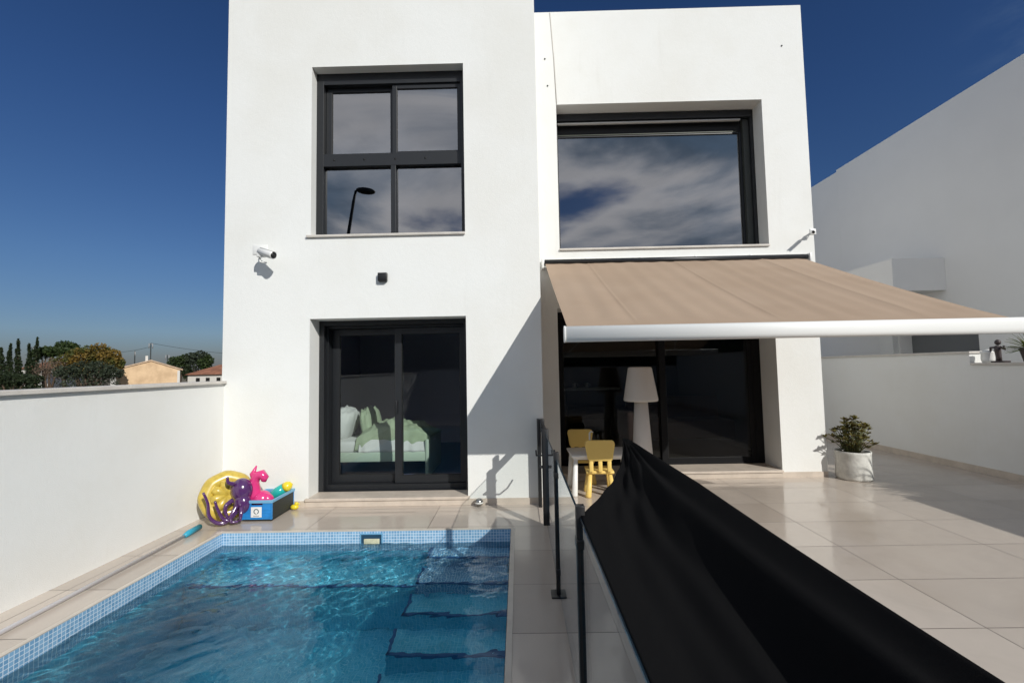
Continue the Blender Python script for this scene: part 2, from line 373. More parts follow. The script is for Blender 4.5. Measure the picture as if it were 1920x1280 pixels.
pb.add([(PR-e, PF, 0), (PR-e, PB, 0), (PR-e, PB, -.06), (PR-e, PF, -.06)], [(0, 1, 2, 3)])
pb.add([(PL, PB-e, 0), (PR, PB-e, 0), (PR, PB-e, -.06), (PL, PB-e, -.06)], [(0, 1, 2, 3)])
D = -1.22
BY, BZ = 3.90, -.50       # shallow bench along the house end
pb.add([(PL+e, PF, -.3), (PL+e, PB, -.3), (PL+e, PB, D), (PL+e, PF, D)], [(0, 1, 2, 3)], 1)
pb.add([(PR-e, PF, -.3), (PR-e, PB, -.3), (PR-e, PB, D), (PR-e, PF, D)], [(0, 1, 2, 3)], 1)
pb.add([(PL, PB-e, -.3), (PR, PB-e, -.3), (PR, PB-e, D), (PL, PB-e, D)], [(0, 1, 2, 3)], 1)
pb.add([(PL, PF, -.0), (PR, PF, -.0), (PR, PF, D), (PL, PF, D)], [(0, 1, 2, 3)], 1)
pb.add([(PL, PF, D), (PR, PF, D), (PR, PB, D), (PL, PB, D)], [(0, 1, 2, 3)], 1)
SX = -.86
pb.box(PL+.01, SX-.02, BY, PB-.01, D+.01, BZ, 1)
st = [(4.18, -.235), (3.88, -.43), (3.58, -.62), (3.28, -.81), (2.98, -1.0)]
for i, (y, z) in enumerate(st):
    pb.box(SX-.04*i, PR-.01, y, (st[i-1][0] if i else PB-.01)-.0, D+.01, z, 0 if i < 2 else 1)
    pb.box(SX-.04*i-.001, PR-.012, y-.004, y+.026, z-.016, z+.003, 2)
    pb.box(SX-.04*i-.004, SX-.04*i+.02, y, (st[i-1][0] if i else PB-.01), z-.012, z+.003, 2)
pb.box(PL+.012, SX-.02, BY-.004, BY+.022, BZ-.012, BZ+.003, 2)
basin = tag(pb.build('pool_basin', [M['mosaic'], M['poolfloor'], M['edge']]), kind='structure')
from mathutils import noise as mnoise
def wave(x, y):      # choppy little ripples, crests running across the pool
    u = x*.82+y*.57; v = -x*.57+y*.82
    h = .0074*mnoise.noise((u*3.1, v*5.6, .3))+.0048*mnoise.noise((u*7.5+3, v*12, 1.7))
    h += .0021*mnoise.noise((u*18, v*27, 4.1))+.0045*mnoise.noise((x*1.5, y*1.5, 7))
    return h*(.8+.9*mnoise.noise((x*.8, y*.8, 2.2)))
nxw, nyw = 230, 430
wb = MB(); vs = [(PL+(PR-PL)*i/nxw, PF+(PB-PF)*(j/nyw), 0) for j in range(nyw+1) for i in range(nxw+1)]
vs = [(x, y, WZ+wave(x, y)) for x, y, z in vs]
wb.add(vs, [(j*(nxw+1)+i, j*(nxw+1)+i+1, (j+1)*(nxw+1)+i+1, (j+1)*(nxw+1)+i) for j in range(nyw) for i in range(nxw)], 0, True)
water = tag(wb.build('water', M['water']), kind='structure')
water.cycles.is_caustics_caster = True; basin.cycles.is_caustics_receiver = True; sd.cycles.is_caustics_light = True

# garden walls
gw = thing('garden_wall', 'white rendered garden wall with pale coping running beside the pool on the left', 'wall', (XL, 0, 0))
MB().box(-.2, 0, -4.5, YT+.15, -2.2, 1.42).build('wall', M['white2'], gw)
cp = MB()
ys_ = [-4.5, -3.3, -2.1, -.9, .3, 1.5, 2.7, 3.9, 5.1, YT-.003]
for a, b in zip(ys_, ys_[1:]): cp.box(-.24, .035, a+.001, b-.001, 1.42, 1.452)
cp.box(-.24, .035-.0, YT-.003, YT+.0, 1.42, 1.452) if False else None
cp.build('coping', M['coping'], gw, bevel=.004)
rw = thing('boundary_wall', 'shaded beige boundary wall stepping down along the right side of the patio', 'wall', (XR, 0, 0))
mb = MB(); mb.box(0, .2, 6.32, 16, -2.2, 1.62); mb.box(0, .2, 2.7, 6.32, -2.2, 1.46); mb.box(0, .2, -4.5, 2.7, -2.2, 1.85); mb.build('wall', M['white2'], rw)  # nearest, raised section is added out of view to widen the patio shadow
mb = MB(); mb.box(-.02, .22, 6.30, 16, 1.62, 1.65); mb.box(-.02, .22, 2.70, 6.30, 1.46, 1.49); mb.box(-.02, .22, -4.5, 2.72, 1.85, 1.88); mb.build('coping', M['coping'], rw, bevel=.004)
MB().box(-.015, .0, -4.5, 16, 0, .09).build('skirting', M['stone'], rw)
bw = thing('back_wall', 'white garden wall at the back of the plot, seen only in the door glass', 'wall', (0, -4.5, 0))
MB().box(XL, XR, -.2, 0, -2.2, 1.5).build('wall', M['white2'], bw)
MB().box(XL, XR, -.22, .02, 1.5, 1.53).build('coping', M['coping'], bw)

# ------------------------------------------------------------ the house
house = thing('modern_house', 'white cubic two-storey house with dark window frames behind the pool', 'house', (0, YT, 0))
def H(mb, name, m, parent=None, **k):
    o = mb.build(name, m, None, **k); o.parent = parent or house
    o.matrix_parent_inverse = Matrix.Translation((0, -YT, 0)); return o
def Hs(mb, name, m, parent, **k):       # sub-part
    o = mb.build(name, m, None, **k); o.parent = parent; return o
WIN = (-2.419, -.5924, 3.1438, 5.21); DOOR = (-2.4237, -.5959, .10, 2.1546)
BW = (.6145, 3.5254, 3.1853, 5.2706); BD = (.56, 3.545, .10, 2.35)
TT, WT, RB = 7.6, 6.6514, 13.0
mb = MB()
mb.wall(TX0, TX1, 0.07, TT, YT, YT+.42, [WIN, (DOOR[0], DOOR[1], .09, DOOR[3])])
mb.box(TX0, TX0+.25, YT+.42, RB, 0, TT); mb.box(TX1-.25, TX1, YT+.42, RB, 0, TT-.001); mb.box(TX0+.25, TX1-.25, RB-.25, RB, 0, TT)
H(mb, 'tower_wall', M['white'])
mb = MB()
mb.wall(TX1+.002, WX1, 0.07, WT, YR, YR+.47, [BW, (BD[0], BD[1], .09, BD[3])])
mb.box(WX1-.25, WX1, YR+.47, RB, 0, WT); mb.box(TX1, WX1-.25, RB-.25, RB, 0, WT)
H(mb, 'wing_wall', M['white'])
mb = MB(); mb.box(TX0+.25, TX1-.25, YT+.42, RB-.25, 2.75, 3.0); mb.box(TX1, WX1-.25, YR+.47, RB-.25, 2.75, 3.0)
mb.box(TX0+.25, TX1-.25, YT+.42, RB-.25, 5.6, 5.8); mb.box(TX1, WX1-.25, YR+.47, RB-.25, 5.6, 5.8); H(mb, 'floor_slab', M['white'])
# skirting strips at the foot of the façade
for q in ((TX0, DOOR[0]-.03, YT), (DOOR[1]+.02, TX1, YT), (BD[1], WX1, YR), (TX1+.01, BD[0], YR)):
    H(MB().box(q[0], q[1], q[2]-.012, q[2]+.1, 0, .07), 'skirting', M['stone'])
mb = MB(); mb.box(DOOR[0]-.03, DOOR[1]+.02, YT-.02, YT+.45, 0, .065); mb.box(DOOR[0]-.03, DOOR[1]+.02, YT-.035, YT+.45, .068, .10); H(mb, 'door_step', M['stone'], bevel=.004)
mb = MB(); mb.box(BD[0], BD[1], YR-.02, YR+.5, 0, .065); mb.box(BD[0], BD[1], YR-.035, YR+.5, .068, .10); H(mb, 'door_step', M['stone'], bevel=.004)
# window sills
mb = MB(); mb.box(WIN[0]-.045, WIN[1]+.0, YT-.03, YT+.13, 3.117, 3.144); H(mb, 'window_sill', M['coping'], bevel=.003)
mb = MB(); mb.box(BW[0], BW[1]+.0, YR-.03, YR+.25, 3.16, 3.186); H(mb, 'window_sill', M['coping'], bevel=.003)
for hx, hz in ((.50, 5.55), (.47, 5.95), (3.85, 6.05)):
    H(MB().lathe([(.012, 0), (.012, .003), (.004, .004)], (hx, YR-.0035, hz), 10, m=Matrix.Rotation(R(90), 3, 'X')), 'screw_cap', M['charc'])
MBc = MB().tube([(.559, YR-.004, WT-.01), (.60, YR-.004, 5.95), (.622, YR-.004, 5.28)], .006, 6); H(MBc, 'cable', M['coping'])
# rooms
def room(x0, x1, y0, y1, z0, z1, wall_m, floor_m):
    t = .02; mb = MB()
    mb.box(x0, x0+t, y0, y1, z0, z1); mb.box(x1-t, x1, y0, y1, z0, z1); mb.box(x0+t, x1-t, y1-t, y1, z0, z1); mb.box(x0+t, x1-t, y0, y1-t, z1-t, z1)
    H(mb, 'room_lining', wall_m); H(MB().box(x0+t, x1-t, y0-.02, y1-t, z0-.0, z0+.02), 'room_floor', floor_m)
room(TX0+.26, TX1-.26, YT+.43, 9.0, .08, 2.74, M['room'], M['roomfb'])
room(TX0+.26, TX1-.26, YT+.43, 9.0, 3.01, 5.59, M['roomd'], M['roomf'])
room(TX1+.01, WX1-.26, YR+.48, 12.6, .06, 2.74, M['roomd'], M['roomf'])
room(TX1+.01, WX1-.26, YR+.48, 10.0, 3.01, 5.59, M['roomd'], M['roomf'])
def bars(mb, x0, x1, z0, z1, y, dpt, l, r, b, t, mi=0):     # a rectangular frame of four profiles
    mb.box(x0, x0+l, y, y+dpt, z0, z1, mi); mb.box(x1-r, x1, y, y+dpt, z0, z1, mi)
    mb.box(x0+l, x1-r, y, y+dpt, z0, z0+b, mi); mb.box(x0+l, x1-r, y, y+dpt, z1-t, z1, mi)
def sash(win, x0, x1, z0, z1, y, w, gm, name='sash', wb=None, wl=None, wr=None):
    mb = MB(); bars(mb, x0, x1, z0, z1, y, .045, wl or w, wr or w, wb or w, w)
    a = (x0+(wl or w), x1-(wr or w), z0+(wb or w), z1-w)
    bars(mb, a[0], a[1], a[2], a[3], y+.008, .02, .006, .006, .006, .006, 1)
    Hs(mb, name, [M['frame'], M['seal']], win, bevel=.002)
    Hs(MB().add([(a[0], y+.018, a[2]), (a[1], y+.018, a[2]), (a[1], y+.018, a[3]), (a[0], y+.018, a[3])], [(0, 1, 2, 3)]), 'glass_pane', gm, win)
# upper tower window: two sashes over two fixed lights
y = YT+.13
mb = MB(); x0, x1, z0, z1 = WIN
bars(mb, x0+.002, x1-.002, z0+.002, z1-.002, y, .16, .085, .05, .03, .14); mb.box(x0+.087, x1-.052, y+.001, y+.12, 4.035, 4.19)
mb.box(-1.505, -1.445, y+.0, y+.1, 3.175, 4.033)
w = H(mb, 'window', M['frame'], bevel=.002)
sash(w, x0+.09, -1.47, 4.17, 5.068, y+.075, .055, M['glassD'], wl=.07)
sash(w, -1.49, x1-.055, 4.16, 5.068, y+.025, .055, M['glassD'], wr=.035)
for a, b in ((x0+.09, -1.507), (-1.443, x1-.055)):
    Hs(MB().add([(a, y+.06, 3.175), (b, y+.06, 3.175), (b, y+.06, 4.032), (a, y+.06, 4.032)], [(0, 1, 2, 3)]), 'glass_pane', M['glassD'], w)
for bx in (-2.2, -1.83, -1.45, -1.08): Hs(MB().lathe([(.012, 0), (.012, .004), (.0, .005)], (bx, y-.004+.004, 4.115), 10, m=Matrix.Rotation(R(90), 3, 'X')), 'bolt_cap', M['seal'], w)
# sliding door of the bedroom, shutter rail on the left
y = YT+.25; x0, x1, z0, z1 = DOOR
mb = MB(); bars(mb, x0+.002, x1-.002, z0+.003, z1-.002, y, .13, .06, .05, .001, .055)
bars(mb, x0+.06, x1-.05, z0+.003, z1-.057, y+.09, .17, .02, .015, .055, .03)
w = H(mb, 'sliding_door', M['frame'], bevel=.002)
sash(w, x0+.082, -1.455, z0+.06, z1-.09, y+.20, .075, M['glassL'], wb=.09, wl=.09)
sash(w, -1.535, x1-.067, z0+.06, z1-.09, y+.13, .075, M['glassL'], wb=.09, wl=.085, wr=.06)
Hs(MB().rbox(-1.52, -1.50, y+.10, y+.13, 1.0, 1.16, .004), 'handle', M['frame'], w)
# big upper window of the wing with its shutter box
y = YR+.25; x0, x1, z0, z1 = BW
mb = MB(); bars(mb, x0+.002, x1-.002, z0+.002, z1-.002, y, .14, .03, .045, .02, .02)
mb.box(x0+.032, x1-.047, y-.02, y+.10, 5.155, 5.25)
w = H(mb, 'picture_window', M['frame'], bevel=.002)
Hs(MB().rbox(x0+.034, x1-.18, y-.0, y+.05, 5.118, 5.142, .008), 'shutter_bar', mat('shutter_bottom_bar', (.62, .62, .6), .3), w)
Hs(MB().rbox(x0+.034, x1-.20, y+.09, y+.11, 4.985, 5.0, .004), 'upper_rail', mat('rail_gasket', (.09, .10, .08), .5), w)
Hs(MB().box(x0+.034, x1-.132, y+.112, y+.15, 4.992, 5.154), 'shutter_casing', M['seal'], w)
sash(w, x0+.032, x1-.13, 3.206, 4.985, y+.10, .02, M['glassD'], wl=.012, wr=.035)
Hs(MB().box(x1-.13, x1-.047, y+.05, y+.12, 3.206, 5.15), 'shutter_rail', mat('shutter_rail', (.05, .055, .05), .5), w)
# glazed doors of the living room
y = YR+.42; x0, x1, z0, z1 = BD
mb = MB(); bars(mb, x0+.002, x1-.002, z0+.002, z1-.002, y, .12, .05, .11, .03, .12)
fm_ = M['frame']; M['frame'] = mat('shaded_black_aluminium', (.005, .005, .006), .6, spec=.2)  # near-black copy of the frame metal, shade put into its colour
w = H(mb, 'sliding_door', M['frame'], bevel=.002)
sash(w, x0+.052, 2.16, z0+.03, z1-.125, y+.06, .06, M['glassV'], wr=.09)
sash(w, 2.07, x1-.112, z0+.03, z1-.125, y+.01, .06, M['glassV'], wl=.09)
M['frame'] = fm_
# wall vent box on the tower
v = thing('wall_light', 'small black square outdoor light on the white tower wall', 'wall light', (-1.56, YT, 2.625))
MB().rbox(-.053, .053, -.05, -.001, -.05, .05, .006).build('housing', M['black'], v)
MB().box(-.04, .04, -.045, -.01, -.056, -.0505).build('lens', M['charc'], v)

# security cameras
def bullet(name, label, loc, mount, joint, tip, rad, solar=False):
    t = thing(name, label, 'camera', loc)
    a = Vector(mount); j = Vector(joint); p = Vector(tip)
    mm = MB()
    if solar: mm.rbox(a.x-.07, a.x+.07, a.y-.005, a.y+.0, a.z-.05, a.z+.04, .002)
    else: mm.rbox(a.x-.04, a.x+.04, a.y-.01, a.y+.0, a.z-.04, a.z+.04, .003)
    mm.tube([a, a+(j-a)*.5+Vector((0, 0, .01)), j], .011, 8); mm.build('bracket', M['plasticw'], t)
    dr = (p-j).normalized()
    MB().tube([j-dr*.03, j-dr*.02, p-dr*.01, p], [rad*.7, rad, rad, rad*.92], 16).build('housing', M['plasticw'], t)
    MB().tube([p, p+dr*.004], rad*.78, 16).build('lens', M['seal'], t)
    MB().tube([j+Vector((0, 0, rad)), p+dr*.03+Vector((0, 0, rad*1.02))], rad*.6, 10, flat=.15).build('visor', M['plasticw'], t)
    return t
c = bullet('security_camera', 'white bullet security camera on a bracket on the tower wall', (-2.93, YT, 2.88), (-.07, 0, .09), (.02, -.13, .03), (.16, -.19, -.02), .036, True); c.scale = (1.25, 1.25, 1.25)
MB().tube([(-.02, -.10, .0), (.0, -.12, -.06), (.06, -.12, -.07)], .008, 8).build('cable', M['plasticw'], c)
MB().rbox(-.02, .05, -.15, -.11, -.02, .03, .006).build('junction_box', M['plasticw'], c)
c = bullet('security_camera', 'slim white camera on a bracket at the corner of the right-hand wing', (WX1, YR, 3.35), (-.012, 0, .0), (-.11, -.14, -.04), (-.165, -.245, -.075), .022)
MB().tube([(-.03, -.03, 0), (-.05, -.08, -.06), (-.07, -.09, -.02)], .006, 6).build('cable', M['plasticw'], c)
MB().rbox(-.09, -.05, -.10, -.06, -.05, -.01, .006).build('junction_box', M['plasticw'], c)

# ------------------------------------------------------------ awning
AX0, AX1, YA, ZAt, ZAb, YM, ZM = .4, 3.93, 3.6249, 1.8668, 1.7375, 5.9408, 2.945
aw = thing('awning', 'beige fabric awning with a white front bar stretched out over the patio', 'awning', ((AX0+AX1)/2, YR, ZM))
ax = (AX0+AX1)/2
def A(mb, name, m, parent=aw, **k):
    o = mb.build(name, m, None, **k); o.parent = parent; o.matrix_parent_inverse = Matrix.Translation((-ax, -YR, -ZM)); return o
mb = MB(); nx, ny = 320, 30
vs = []
for j in range(ny+1):
    t = j/ny
    for i in range(nx+1):
        s = i/nx; x = AX0+(AX1-AX0)*s; yy = YA+(YM-YA+.19)*t; z = ZAt+(ZM-ZAt+.02)*t
        wv = (math.sin(s*61+.5*math.sin(s*9))*.4+math.sin(s*23+1)*.35+.5*math.sin(s*97+2))*.0085*(1-.35*t)*min(1, t*9)
        seam = .006*math.exp(-((s*3 % 1-.5)/.012)**2)*min(1, t*9)
        z += wv+seam-.02*math.sin(math.pi*t)
        vs.append((x, yy, z))
fs = [(j*(nx+1)+i, j*(nx+1)+i+1, (j+1)*(nx+1)+i+1, (j+1)*(nx+1)+i) for j in range(ny) for i in range(nx)]
mb.add(vs, fs, 0, True); A(mb, 'canopy', M['awn'])
pr = []
for k in range(20):
    a = math.pi*2*k/20; c_, s_ = math.cos(a), math.sin(a)
    pr.append((YA+.045*math.copysign(abs(c_)**.75, c_), (ZAt+ZAb)/2+.065*math.copysign(abs(s_)**.7, s_)))
A(MB().extr(pr, 'x', AX0-.012, AX1+.35, 0, True), 'front_bar', M['bar'], bevel=0)
A(MB().extr([((p[0]-YA)*1.05+YA, (p[1]-1.802)*1.04+1.802) for p in pr], 'x', AX0-.024, AX0-.0125), 'end_cap', M['plasticw'])
mb = MB(); mb.tube([(AX0-.01, YM+.16, ZM+.03), (AX1+.03, YM+.16, ZM+.03)], .035, 14); A(mb, 'roller', M['frame'])
mb = MB(); mb.box(AX0-.03, AX1+.05, YR-.05, YR-.002, ZM+.035, ZM+.075)
A(mb, 'wall_rail', M['bar'])
for x in (AX0-.05, AX1+.045): A(MB().rbox(x, x+.03, YR-.16, YR-.003, ZM-.06, ZM+.075, .006), 'bracket', M['plasticw'])
for i in range(4):
    x = AX0+.55+i*.75; A(MB().rbox(x, x+.03, YR-.10, YR-.052, ZM+.03, ZM+.08, .004), 'wall_clamp', M['plasticw'])
for x, k in ((AX0+.45, 1), (AX1-.45, -1)):
    e0 = Vector((x, YR-.10, ZM-.05)); e2 = Vector((x+k*.15, YA+.05, ZAb+.02)); e1 = (e0+e2)/2+Vector((k*.42, 0, -.16))
    A(MB().tube([e0, e1], .022, 10), 'arm', M['bar']); A(MB().tube([e1, e2], .018, 10), 'arm', M['bar'])

# ------------------------------------------------------------ glass fence and gate
XF = .25
fence = thing('glass_fence', 'clear glass fence with slim black posts along the right edge of the pool', 'fence', (XF, 3.15, 0))
def Fp(mb, name, m, parent=fence, **k):
    o = mb.build(name, m, None, **k); o.parent = parent; o.matrix_parent_inverse = Matrix.Translation((-XF, -3.15, 0)) if parent == fence else Matrix(); return o
def FpS(mb, name, m, par): o = mb.build(name, m, None); o.parent = par; return o
for yp in (3.15, 1.95, .72, -.5):
    p = Fp(MB().rbox(XF-.019, XF+.019, yp-.019, yp+.019, .008, .955, .003), 'post', M['black'])
    FpS(MB().rbox(XF-.055, XF+.055, yp-.055, yp+.055, 0, .012, .003), 'base_plate', M['black'], p)
    for zc in (.80, .16): FpS(MB().rbox(XF-.021, XF+.015, yp-.034, yp+.034, zc-.02, zc+.02, .004), 'clamp', M['black'], p)
def panel(y0, y1, z0=.05, z1=.91, parent=fence):
    mb = MB(); t = .005
    vs = [(XF+sx, yy, z) for z in (z0, z1) for yy in (y0, y1) for sx in (-t, t)]
    mb.add(vs, [(0, 2, 6, 4)], 0); mb.add(vs, [(1, 3, 7, 5)], 0); mb.add(vs, [(4, 6, 7, 5), (0, 1, 3, 2), (0, 4, 5, 1), (2, 3, 7, 6)], 1)
    return mb
for a, b in ((3.18, 4.36), (1.98, 3.12), (.75, 1.92), (-.47, .69)): Fp(panel(a, b), 'glass_panel', [M['glassF'], M['gedge']])
gate = thing('pool_gate', 'black framed gate with lever handle between the tower corner and the glass fence', 'gate', (XF, 4.43, 0))
def G(mb, name, m): o = mb.build(name, m, None, bevel=0); o.parent = gate; o.matrix_parent_inverse = Matrix.Translation((-XF, -4.43, 0)); return o
G(MB().rbox(XF-.035, XF+.035, 4.40, 4.455, .03, .945, .004), 'stile', M['black'])
G(MB().rbox(XF-.05, XF-.012, 5.06, 5.19, .0, .96, .004), 'hinge_post', M['black'])
G(MB().box(XF-.018, XF+.012, 4.456, 5.06, .87, .945), 'top_rail', M['black'])
G(panel(4.46, 5.055, .06, .868), 'glass_panel', [M['glassF'], M['gedge']])
G(MB().rbox(XF-.04, XF-.0, 4.50, 4.56, .90, 1.03, .006), 'latch', M['black'])
h = G(MB().tube([(XF-.08, 4.42, .69), (XF+.10, 4.42, .69)], .008, 8), 'handle_spindle', M['black'])
for sx in (-.085, .10): FpS(MB().tube([(XF+sx, 4.42, .69), (XF+sx, 4.54, .67), (XF+sx, 4.62, .70)], .009, 8), 'lever', M['black'], h)
G(MB().tube([(XF-.065, 4.42, .58), (XF-.035, 4.42, .58)], .014, 10), 'lock_knob', M['black'])

# ------------------------------------------------------------ black fabric stretched beside the fence
cl = thing('black_cover', 'large black fabric cover drawn to a peak beside the glass fence', 'cover', (.8, 2, 0))
def cloth_pt(u, v):
    # v 0 = far end, 1 = behind the camera; u 0 = left hem, .62 = ridge, 1 = right hem
    P = Vector((.775, 3.42, 1.0))
    yl = 1.93-2.6*v; yr = 3.42-4.1*v
    left = Vector((.252, yl, .917-.004*min(1, v*2)))
    rz = 1.008+.008*math.sin(v*9)-.012*math.sin(min(1, v*3)*math.pi); ridge = Vector((.80-.03*math.exp(-v*14), yr, rz))
    if u < .62:
        s = u/.62; p = left.lerp(ridge, s)
        arc = math.sin(math.pi*s)
        p.z -= arc*(.10*(1-math.exp(-v*6))+.02)
        if v < .4: p += Vector((.10, -.02, -.02))*arc*math.exp(-v*9)*.6
        # folds fanning out of the peak
        q = (1-s); r_ = math.hypot(q*1.0, v*2.2)
        ang = math.atan2(v*2.2, q+1e-4)
        p.z += .016*math.sin(ang*17+1.0)*math.exp(-r_*1.5)*min(1, r_*7)*min(1, s*6)
        p.z += .045*math.exp(-((s-.80)/.07)**2)*(1-math.exp(-v*9))          # the long crease below the ridge
        p.z += .010*math.sin(s*11+v*7)*(1-math.exp(-v*4))*arc
        p.z += .006*math.sin(s*31+v*13+2*math.sin(v*9))*arc
    else:
        s = (u-.62)/.38; p = ridge+Vector((.26*s, .40*s*math.exp(-v*5), -.68*s))
        p.x += .02*math.sin(v*40)*s
    return p
nu, nv = 110, 130
vs = [cloth_pt(i/nu, (j/nv)**1.25) for j in range(nv+1) for i in range(nu+1)]
fs = [(j*(nu+1)+i, (j+1)*(nu+1)+i, (j+1)*(nu+1)+i+1, j*(nu+1)+i+1) for j in range(nv) for i in range(nu)]
o = MB().add([Vector(v)-Vector((.8, 2, 0)) for v in vs], fs, 0, True).build('fabric', M['cloth'], cl)
sm_ = o.modifiers.new('solid', 'SOLIDIFY'); sm_.thickness = .003; sm_.offset = -1
mb = MB(); mb.tube([(-.02, 1.20, .955), (-.02, -2.65, .955)], .014, 10)
for yy in (1.18, -.9, -2.6): mb.tube([(.0, yy, 0), (-.02, yy, .955)], .014, 10)
mb.build('support_frame', M['black'], cl)

# ------------------------------------------------------------ children's table, chairs, lamp
def cone_leg(mb, x, y, z1, r0, r1, dx=0, dy=0): mb.tube([(x+dx, y+dy, 0), (x+dx, y+dy, .02), (x, y, z1)], [r0*.92, r0, r1], 16)
def chair(label, loc, rz, cat='chair'):
    t = thing('kids_chair', label, cat, loc, rz, "children's yellow chairs")
    MB().rbox(-.165, .165, -.15, .15, .27, .31, .018, 3).build('seat', M['yellow'], t)
    bk = MB(); n = 12; o1 = []
    # backrest panel flares upward
    pts = [(-.135, .47), (-.15, .44), (.15, .44), (.135, .47)]
    poly = [(-.125, .43), (.125, .43), (.145, .45), (.175, .62), (.165, .66), (.14, .672), (-.14, .672), (-.165, .66), (-.175, .62), (-.145, .45)]
    bk.extr(poly, 'y', -.185, -.15); bk.build('backrest', M['yellow'], t, bevel=.01)
    for x in (-.105, 0, .105): MB().rbox(x-.024, x+.024, -.178, -.152, .30, .45, .008).build('slat', M['yellow'], t)
    for sx in (-1, 1):
        for sy in (-1, 1):
            g = MB(); cone_leg(g, sx*.115, sy*.105, .275, .036, .024, sx*.03, sy*.03); g.build('leg', M['yellow'], t)
    return t
chair("yellow plastic child's chair nearest the pool, its slatted back turned to the camera", (.955, 5.54, 0), R(-4))
chair("yellow plastic child's chair on the far side of the small table, facing the pool", (.83, 6.16, 0), R(176))
tb = thing('kids_table', "low white children's table under the awning between two yellow chairs", 'table', (1.0, 5.71, 0))
MB().rbox(-.385, .385, -.275, .275, .455, .485, .012, 3).build('tabletop', M['plasticw'], tb)
MB().box(-.36, .36, -.25, .25, .43, .456).build('apron', M['plasticw'], tb)
for sx in (-1, 1):
    for sy in (-1, 1):
        g = MB(); cone_leg(g, sx*.33, sy*.225, .44, .036, .026, sx*.025, sy*.02); g.build('leg', M['plasticw'], tb)
bt = thing('pump_bottle', 'white pump bottle standing on the small table', 'bottle', (.865, 5.62, .486))
MB().lathe([(.03, 0), (.036, .006), (.036, .07), (.018, .10), (.014, .11)], n=20).build('bottle', M['plasticw'], bt)
MB().tube([(0, 0, .11), (0, 0, .235), (.02, 0, .255), (.045, 0, .243)], [.012, .010, .010, .007], 10).build('pump', M['plasticw'], bt)
lp = thing('floor_lamp', 'tall pale floor lamp with a wide shade in front of the dark patio doors', 'lamp', (1.545, 5.75, 0))
MB().lathe([(.155, 0), (.16, .01), (.15, .05), (.118, .50), (.082, 1.09)], n=40).build('column', M['lampw'], lp)
MB().lathe([(.03, 1.085), (.205, 1.092), (.214, 1.11), (.21, 1.13), (.148, 1.50), (.14, 1.515), (.12, 1.52)], n=40).build('lamp_shade', M['lampw'], lp)

# ------------------------------------------------------------ potted plant, ball, pole
pt = thing('potted_plant', 'bushy succulent in a pale concrete pot at the foot of the right-hand wing', 'potted plant', (4.41, 6.1, 0))
MB().lathe([(.19, 0), (.20, .012), (.205, .03), (.198, .2), (.2, .33), (.205, .36), (.198, .365), (.18, .36), (.175, .32), (.02, .315)], n=48).build('pot', M['conc'], pt)
MB().lathe([(.0, .325), (.178, .33)], n=24, cap=False).build('soil', M['soil'], pt)
stm = MB(); lf = MB()
rnd = random.Random(3)
def rosette(mb, c, r, n, up, w):
    for k in range(n):
        a = 2*math.pi*k/n+rnd.random(); t = rnd.uniform(.2, .9)
        d = Vector((math.cos(a)*math.cos(t), math.sin(a)*math.cos(t), math.sin(t)*up)); s = d.cross(Vector((0, 0, 1))).normalized(); q = s.cross(d).normalized()
        l = r*rnd.uniform(.7, 1.15)
        p0 = c; p1 = c+d*l*.6+s*w; p2 = c+d*l; p3 = c+d*l*.6-s*w
        mb.add([p0, p1, p2, p3, c+d*l*.55+q*w*.45], [(0, 1, 4), (1, 2, 4), (2, 3, 4), (3, 0, 4), (0, 3, 2, 1)])
for i in range(64):
    a = rnd.uniform(0, 2*math.pi); e = rnd.uniform(.25, 1.5); rr = rnd.uniform(.2, .32)*(1+.1*math.sin(a*3))
    tip = Vector((math.cos(a)*math.cos(e)*rr, math.sin(a)*math.cos(e)*rr, .37+math.sin(e)*rr*1.3))
    b0 = Vector((math.cos(a)*.08*rnd.random(), math.sin(a)*.08, .32))
    stm.tube([b0, (b0+tip)/2+Vector((0, 0, .03)), tip], [.007, .005, .004], 5)
    rosette(lf, tip, .058, 10, 1, .015); rosette(lf, (b0*.35+tip*.65), .045, 7, 1, .011)
    if rnd.random() < .6: rosette(lf, (b0*.65+tip*.35), .045, 6, 1, .010)
stm.build('stem', M['stem'], pt); lf.build('foliage', M['succ'], pt)
b = thing('metal_ball', 'small round steel ball lying on the tiles by the bedroom door step', 'ball', (-.467, 5.13, 0))
MB().ell((0, 0, .048), (.046, .046, .046)).build('sphere', mat('brushed_metal', (.35, .34, .32), .25, metal=.9), b)
MB().lathe([(.0475, .04), (.0475, .054)], n=28, cap=False, m=Matrix.Translation((0, 0, 0)).to_3x3()).build('band', M['plasticw'], b)
pl = thing('pool_pole', 'long aluminium pool pole with a blue brush end lying beside the left wall', 'pool pole', (-3.15, 4.45, 0))
MB().tube([(.05, -2.9, .02), (.03, -1.9, .02), (-.015, -.12, .025)], .014, 12).build('tube', M['alu'], pl)
MB().tube([(-.012, -.17, .026), (-.02, -.1, .03), (-.03, .06, .032)], [.02, .028, .026], 12).build('grip', M['cyan'], pl)
sk = thing('pool_skimmer', 'white skimmer mouth set into the tiled far end of the pool', 'skimmer', (-1.43, PB, -.075))
mb = MB(); bars(mb, -.12, .10, -.05, .055, -.010, .008, .012, .012, .012, .01); mb.build('frame', M['bluel'], sk)
MB().box(-.108, .088, -.0085, -.0045, -.049, .045).build('mouth', mat('wet_shadow_blue', (.02, .06, .11), .3), sk)  # flat plate, its dark blue stands in for the shaded opening
MB().rbox(-.08, .07, -.02, -.009, -.049, .008, .004).build('weir_flap', mat('aged_plastic', (.62, .60, .42), .5, var=.2, vscale=30), sk)

